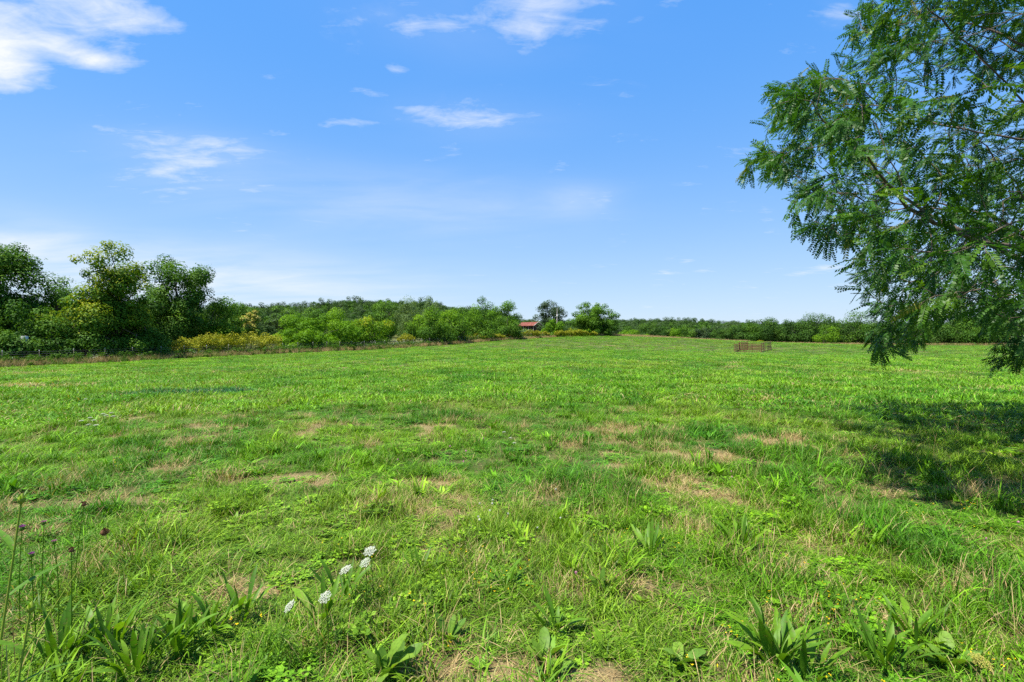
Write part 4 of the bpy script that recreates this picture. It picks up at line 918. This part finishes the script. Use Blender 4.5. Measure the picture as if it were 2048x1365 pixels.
for i, (px, py, n, lb) in enumerate([(120, 1330, 18, 'leafy plantain in the bottom left weeds, nearest the left edge'), (215, 1300, 18, 'plantain in the bottom left weeds behind the others'), (270, 1350, 20, 'plantain in the bottom left weeds, lowest in view'), (350, 1310, 18, 'plantain in the bottom left weeds, right of the middle'), (420, 1270, 14, 'plantain at the right end of the bottom left weeds'),
                                     (480, 1240, 10, 'plantain with one tall dark leaf left of the lowest white flower head'), (1300, 1110, 12, 'upright plantain behind the straw patch right of centre'), (1480, 1100, 14, 'upright plantain above the big right plantain'), (1610, 1362, 10, 'plantain cut by the bottom edge beside the big right plantain'),
                                     (1770, 1340, 14, 'plantain with tall pointed leaves at bottom right'), (1830, 1290, 12, 'plantain behind the yellow green flower head'), (640, 1245, 9, 'small plantain beside the fourth white flower head'), (690, 1200, 10, 'small plantain under the middle white flower heads')]):
    rosette('plantain', lb, 'plant', px, py, int(n * 1.5), .15, .31, PL, 10 + i, (.05, .75), .10)
rosette('dock', 'pale green broad leaved dock at bottom centre', 'plant', 1090, 1330, 11, .11, .19, DK, 30, (.25, 1.15), .03)
rosette('dock', 'broad leaved dock at the bottom left of centre beside the straw', 'plant', 765, 1362, 9, .14, .24, DK, 31, (.1, .9), .03)
rosette('dock', 'single pale upright serrated dock leaf plant near the centre', 'plant', 1203, 1195, 4, .12, .20, DK, 32, (.05, .5), .02)
rosette('dock', 'bluish broad leaved dock in the bottom right corner', 'plant', 1905, 1335, 10, .12, .20, DK, 33, (.3, 1.2), .04)
rosette('dock', 'small dock with folded leaves right of the lowest white flowers', 'plant', 895, 1285, 5, .10, .18, DK, 34, (.1, .9), .02)
rosette('dock', 'small pointed leaved dock at the bottom right of centre', 'plant', 1365, 1330, 6, .09, .15, DK, 35, (.5, 1.2), .02)
rosette('dock', 'pale dock leaves under the brown thistle heads', 'plant', 215, 1150, 5, .10, .18, DK, 36, (.2, 1.1), .02)

def stalk_mesh(pts, r0, r1, mat, name='stem'):
    b = MB(); b.tube(pts, np.linspace(r0, r1, len(pts)), 6, .5); return b.mesh(name, mat, True)
def umbel_mesh(seed, r, petals='white'):
    g = np.random.default_rng(seed); b = MB(); rays = 26
    for k in range(rays):
        q = math.sqrt((k + .5) / rays) * r; th = k * 2.39996; c = np.array([q * math.cos(th), q * math.sin(th), .22 * r * (1 - (q / r) ** 2) + g.normal() * .03 * r])
        b.tube([(0, 0, -r * .55), c * np.array([.55, .55, 1]) + [0, 0, -r * .2], c], .022 * r, 4, .2, 1)
        n = 24; s = np.sqrt(g.random(n)) * r * .20; t = g.random(n) * 6.283
        leaf_quads(b, g, c + np.stack([s * np.cos(t), s * np.sin(t), .06 * r * (1 - (s / (.2 * r)) ** 2) + .02 * r * g.random(n)], 1), np.array([0, 0, 1.]) + g.normal(size=(n, 3)) * .4, r * .10, .9)
    return b.mesh('umbel', [G[petals], G['mid']])
UM = [umbel_mesh(800 + k, 1.0) for k in range(2)]; UMC = umbel_mesh(803, 1.0, 'cream')
def wild_carrot(px, py, d, r, label, seed, tilt=(0, 0), group=None, leaves=True):
    g = np.random.default_rng(820 + seed); hx, hy = at(px, d); hz = zpx(py, d)
    bx, by = hx + g.normal() * .05, hy + .03 + g.normal() * .03; bz = H1(bx, by); root = empty('wild_carrot', (bx, by, bz)); tag(root, label, 'flower', group)
    top = np.array([hx - bx, hy - by, hz - bz]); p = bend((0, 0, -.01), top, g, .05, 7); link('stem', stalk_mesh(p, .0028, .0016, G['mid']), root)
    o = link('flower_head', UMC if seed == 5 else UM[seed % 2], root, tuple(top + [0, 0, r * .5]), (tilt[0], tilt[1], 0), r)
    if leaves:
        b = MB()
        for q in range(3):
            i = 1 + q; c = p[i]; az = g.random() * 6.28
            for s in np.linspace(.2, 1, 7):
                e = c + np.array([math.cos(az), math.sin(az), .5 - .5 * s]) * .09 * s
                n = 8; leaf_quads(b, g, e + g.normal(size=(n, 3)) * .012, g.normal(size=(n, 3)) + [0, 0, .6], .022, .3)
        link('leaf', b.mesh('carrot_leaf', G['mid']), root)
wild_carrot(740, 1109, 3.28, .038, 'highest and rearmost of the five white flower heads left of centre', 0, (.45, -.1))
wild_carrot(731, 1131, 3.16, .033, 'white flower head just below the highest one', 1, (.5, -.35))
wild_carrot(692, 1146, 3.08, .036, 'flat tilted white flower head, middle of the five left of centre', 2, (.25, -.35))
wild_carrot(651, 1201, 2.72, .033, 'fourth white flower head, right one of the lower pair', 3, (.6, -.25))
wild_carrot(580, 1219, 2.62, .031, 'lowest and leftmost of the five white flower heads', 4, (.4, -.6))
wild_carrot(1961, 1333, 2.15, .040, 'pale yellow flat flower head in the bottom right corner', 5, (.35, .15))
for i, (px, py) in enumerate([(206, 830), (222, 828), (212, 833), (226, 835), (180, 838), (187, 843), (163, 844), (177, 852), (192, 853), (171, 800)]):
    wild_carrot(px, py, 1.42 * F / (py - 682.5), .036, 'small distant white flower head in the loose group left of the middle field', 20 + i, (.1, 0), 'distant white flower heads at left', False)
for i, (px, py) in enumerate([(1008, 866), (1021, 878), (1029, 888)]):
    wild_carrot(px, py, 1.40 * F / (py - 682.5), .024, 'tiny white flower head alone in the centre of the field', 40 + i, (.1, 0), 'tiny white flower heads in the centre', False)

def thistle_head(mat, seed, dead=False):
    g = np.random.default_rng(seed); b = MB(); z = np.linspace(0, 1, 7); rr = np.array([.25, .75, .98, 1.0, .85, .7, .5])
    b.tube(np.stack([0 * z, 0 * z, z * 1.5 - .2], 1), rr * .85, 12, .4, 1)
    n = 60; d = unit(g, n); d[:, 2] = np.abs(d[:, 2]) * .6 - .15; c = d * [.95, .95, .8] + [0, 0, .45]; leaf_quads(b, g, c, d, .42, .5, None, 1)
    n = 110; th = g.random(n) * 6.28; q = np.sqrt(g.random(n)); c = np.stack([q * .95 * np.cos(th), q * .95 * np.sin(th), 1.35 + .35 * (1 - q) + .1 * g.random(n)], 1)
    d = c - np.array([0, 0, .4]); nr = np.cross(d, unit(g, n)); leaf_quads(b, g, c, nr, .6, .28, None, 0)
    return b.mesh('flower_head', [mat, G['brown'] if dead else G['lush']])
TH = {'purple': thistle_head(G['purple'], 1), 'pink': thistle_head(G['pink'], 2), 'brown': thistle_head(G['brown'], 3, True)}
NL = strip_leaf('narrow_leaf', G['lush'], 1, .1, .7, LONG, .01, 6, .4)
def thistle(px, py, d, kind, label, base=None, r=.012, seed=0, tilt=(0, 0)):
    g = np.random.default_rng(860 + seed); hx, hy = at(px, d); hz = zpx(py, d)
    bx, by = base if base else (hx + g.normal() * .04, hy + .04); bz = H1(bx, by); root = empty('thistle', (bx, by, bz)); tag(root, label, 'flower')
    top = np.array([hx - bx, hy - by, hz - bz]); p = bend((0, 0, -.01), top, g, .04, 8); link('stem', stalk_mesh(p, .0032, .002, G['bud'] if base else G['lush']), root)
    link('flower_head', TH[kind], root, tuple(top), (tilt[0], tilt[1], 0), r)
    for k in range(4):
        i = 1 + k; az = g.random() * 6.28; o = link('leaf', NL, root, tuple(p[i]), None, .06 + .05 * g.random()); o.rotation_euler = Euler((0, -.5, az), 'XYZ')
thistle(44, 1061, 3.0, 'purple', 'purple thistle head furthest left', seed=1, r=.017)
thistle(88, 1049, 3.1, 'pink', 'pale pink thistle head right of the purple one', seed=2, r=.013)
thistle(108, 1088, 2.95, 'pink', 'pink thistle head below the pale pink one', seed=3, r=.013)
thistle(63, 1114, 2.8, 'purple', 'lowest purple thistle head at the left', seed=4, r=.014)
thistle(168, 1012, 3.35, 'brown', 'upright dried brown thistle head, highest at left', seed=5, r=.016)
thistle(206, 1068, 2.55, 'brown', 'brown thistle head at the end of a long leaning stalk', (at(-60, 2.2)[0], 2.2), .018, 6, (.2, .8))
thistle(143, 1104, 2.75, 'brown', 'small dark brown thistle head below the leaning stalk', seed=7, r=.014)
def bud_stalk(px, py, d, base, label, seed, nl):
    g = np.random.default_rng(880 + seed); hx, hy = at(px, d); hz = zpx(py, d); bx, by = base; bz = H1(bx, by)
    root = empty('budding_thistle', (bx, by, bz)); tag(root, label, 'plant'); top = np.array([hx - bx, hy - by, hz - bz]); p = bend((0, 0, -.01), top, g, .04, 8)
    link('stem', stalk_mesh(p, .0045, .003, G['bud']), root)
    b = MB(); z = np.linspace(0, 1, 8); b.tube(top + np.outer(z, (p[-1] - p[-2]) / np.linalg.norm(p[-1] - p[-2])) * .036, np.array([.004, .009, .0115, .0115, .010, .007, .004, .001]), 10, .5); link('bud', b.mesh('bud', G['bud'], True), root)
    for k in range(7):
        az = k * .9; o = link('bract', NL, root, tuple(top), None, .045 + .02 * g.random()); o.rotation_euler = Euler((0, -1.1, az), 'XYZ')
    for k in range(nl):
        i = 2 + k % 5; az = k * 2.2 + g.random(); o = link('leaf', NL, root, tuple(p[i]), None, .14 + .10 * g.random()); o.rotation_euler = Euler((0, -.45, az), 'XYZ')
bud_stalk(42, 1008, 1.75, (at(-70, 1.7)[0], 1.7), 'green bud on a thick stalk leaning in at the left edge', 1, 5)
bud_stalk(60, 1226, 1.62, (at(-30, 1.55)[0], 1.55), 'lower green bud with long narrow leaves in the bottom left corner', 2, 8)

def small_flowers():
    g = np.random.default_rng(90); P = []
    b = MB(); q = np.stack([g.normal(size=3) * .05, g.normal(size=3) * .05, .07 + .07 * g.random(3)], 1); leaf_quads(b, g, np.repeat(q, 5, 0) + g.normal(size=(15, 3)) * .003, np.array([0, 0, 1.]) + g.normal(size=(15, 3)) * .3, .007, .8); P.append(b.mesh('yellow_flowers', G['yellow']))
    b = MB(); d = unit(g, 60); leaf_quads(b, g, d * .009 + [0, 0, .14], d, .008, .5); blades(b, g, 1, .001, .14, .14, .002, .02, .02, 3, m=1); P.append(b.mesh('clover_flower', [G['pink'], G['mid']]))
    b = MB(); leaf_quads(b, g, d * .008 + [0, 0, .12], d, .008, .5); blades(b, g, 1, .001, .12, .12, .002, .02, .02, 3, m=1); P.append(b.mesh('white_clover', [G['white'], G['mid']]))
    pts = []
    for px, py, n, s, k in [(1710, 1235, 9, .18, 0), (1990, 1360, 3, .06, 0), (1905, 1050, 5, .2, 0), (1212, 1098, 2, .04, 0), (1240, 1090, 1, .03, 0), (890, 1325, 1, .02, 0), (640, 1180, 6, .3, 0), (900, 1190, 8, .5, 0), (1040, 1165, 2, .06, 0), (190, 945, 6, .5, 0), (500, 790, 10, 2.0, 0),
                          (930, 925, 5, .5, 1), (1485, 970, 2, .2, 1), (960, 1075, 6, .4, 2), (1010, 1060, 4, .3, 2), (1155, 1193, 1, .03, 1), (2040, 1120, 3, .3, 1), (1600, 1300, 5, .4, 0), (1400, 1250, 5, .5, 0)]:
        gx, gy = ground_at(px, py)
        for _ in range(n): pts.append((gx + g.normal() * s, gy + g.normal() * s, k))
    q = np.array(pts); m = len(q); s = .8 + .5 * g.random(m)
    o = scatter('small_wildflowers', P, np.stack([q[:, 0], q[:, 1], H(q[:, 0], q[:, 1])], 1), np.stack([g.normal(size=m) * .1, g.normal(size=m) * .1, g.random(m) * 6.28], 1), np.stack([s, s, s], 1), q[:, 2].astype(int))
    tag(o, 'tiny yellow, pink and white flowers dotted through the grass', 'flowers', kind='stuff')
small_flowers()
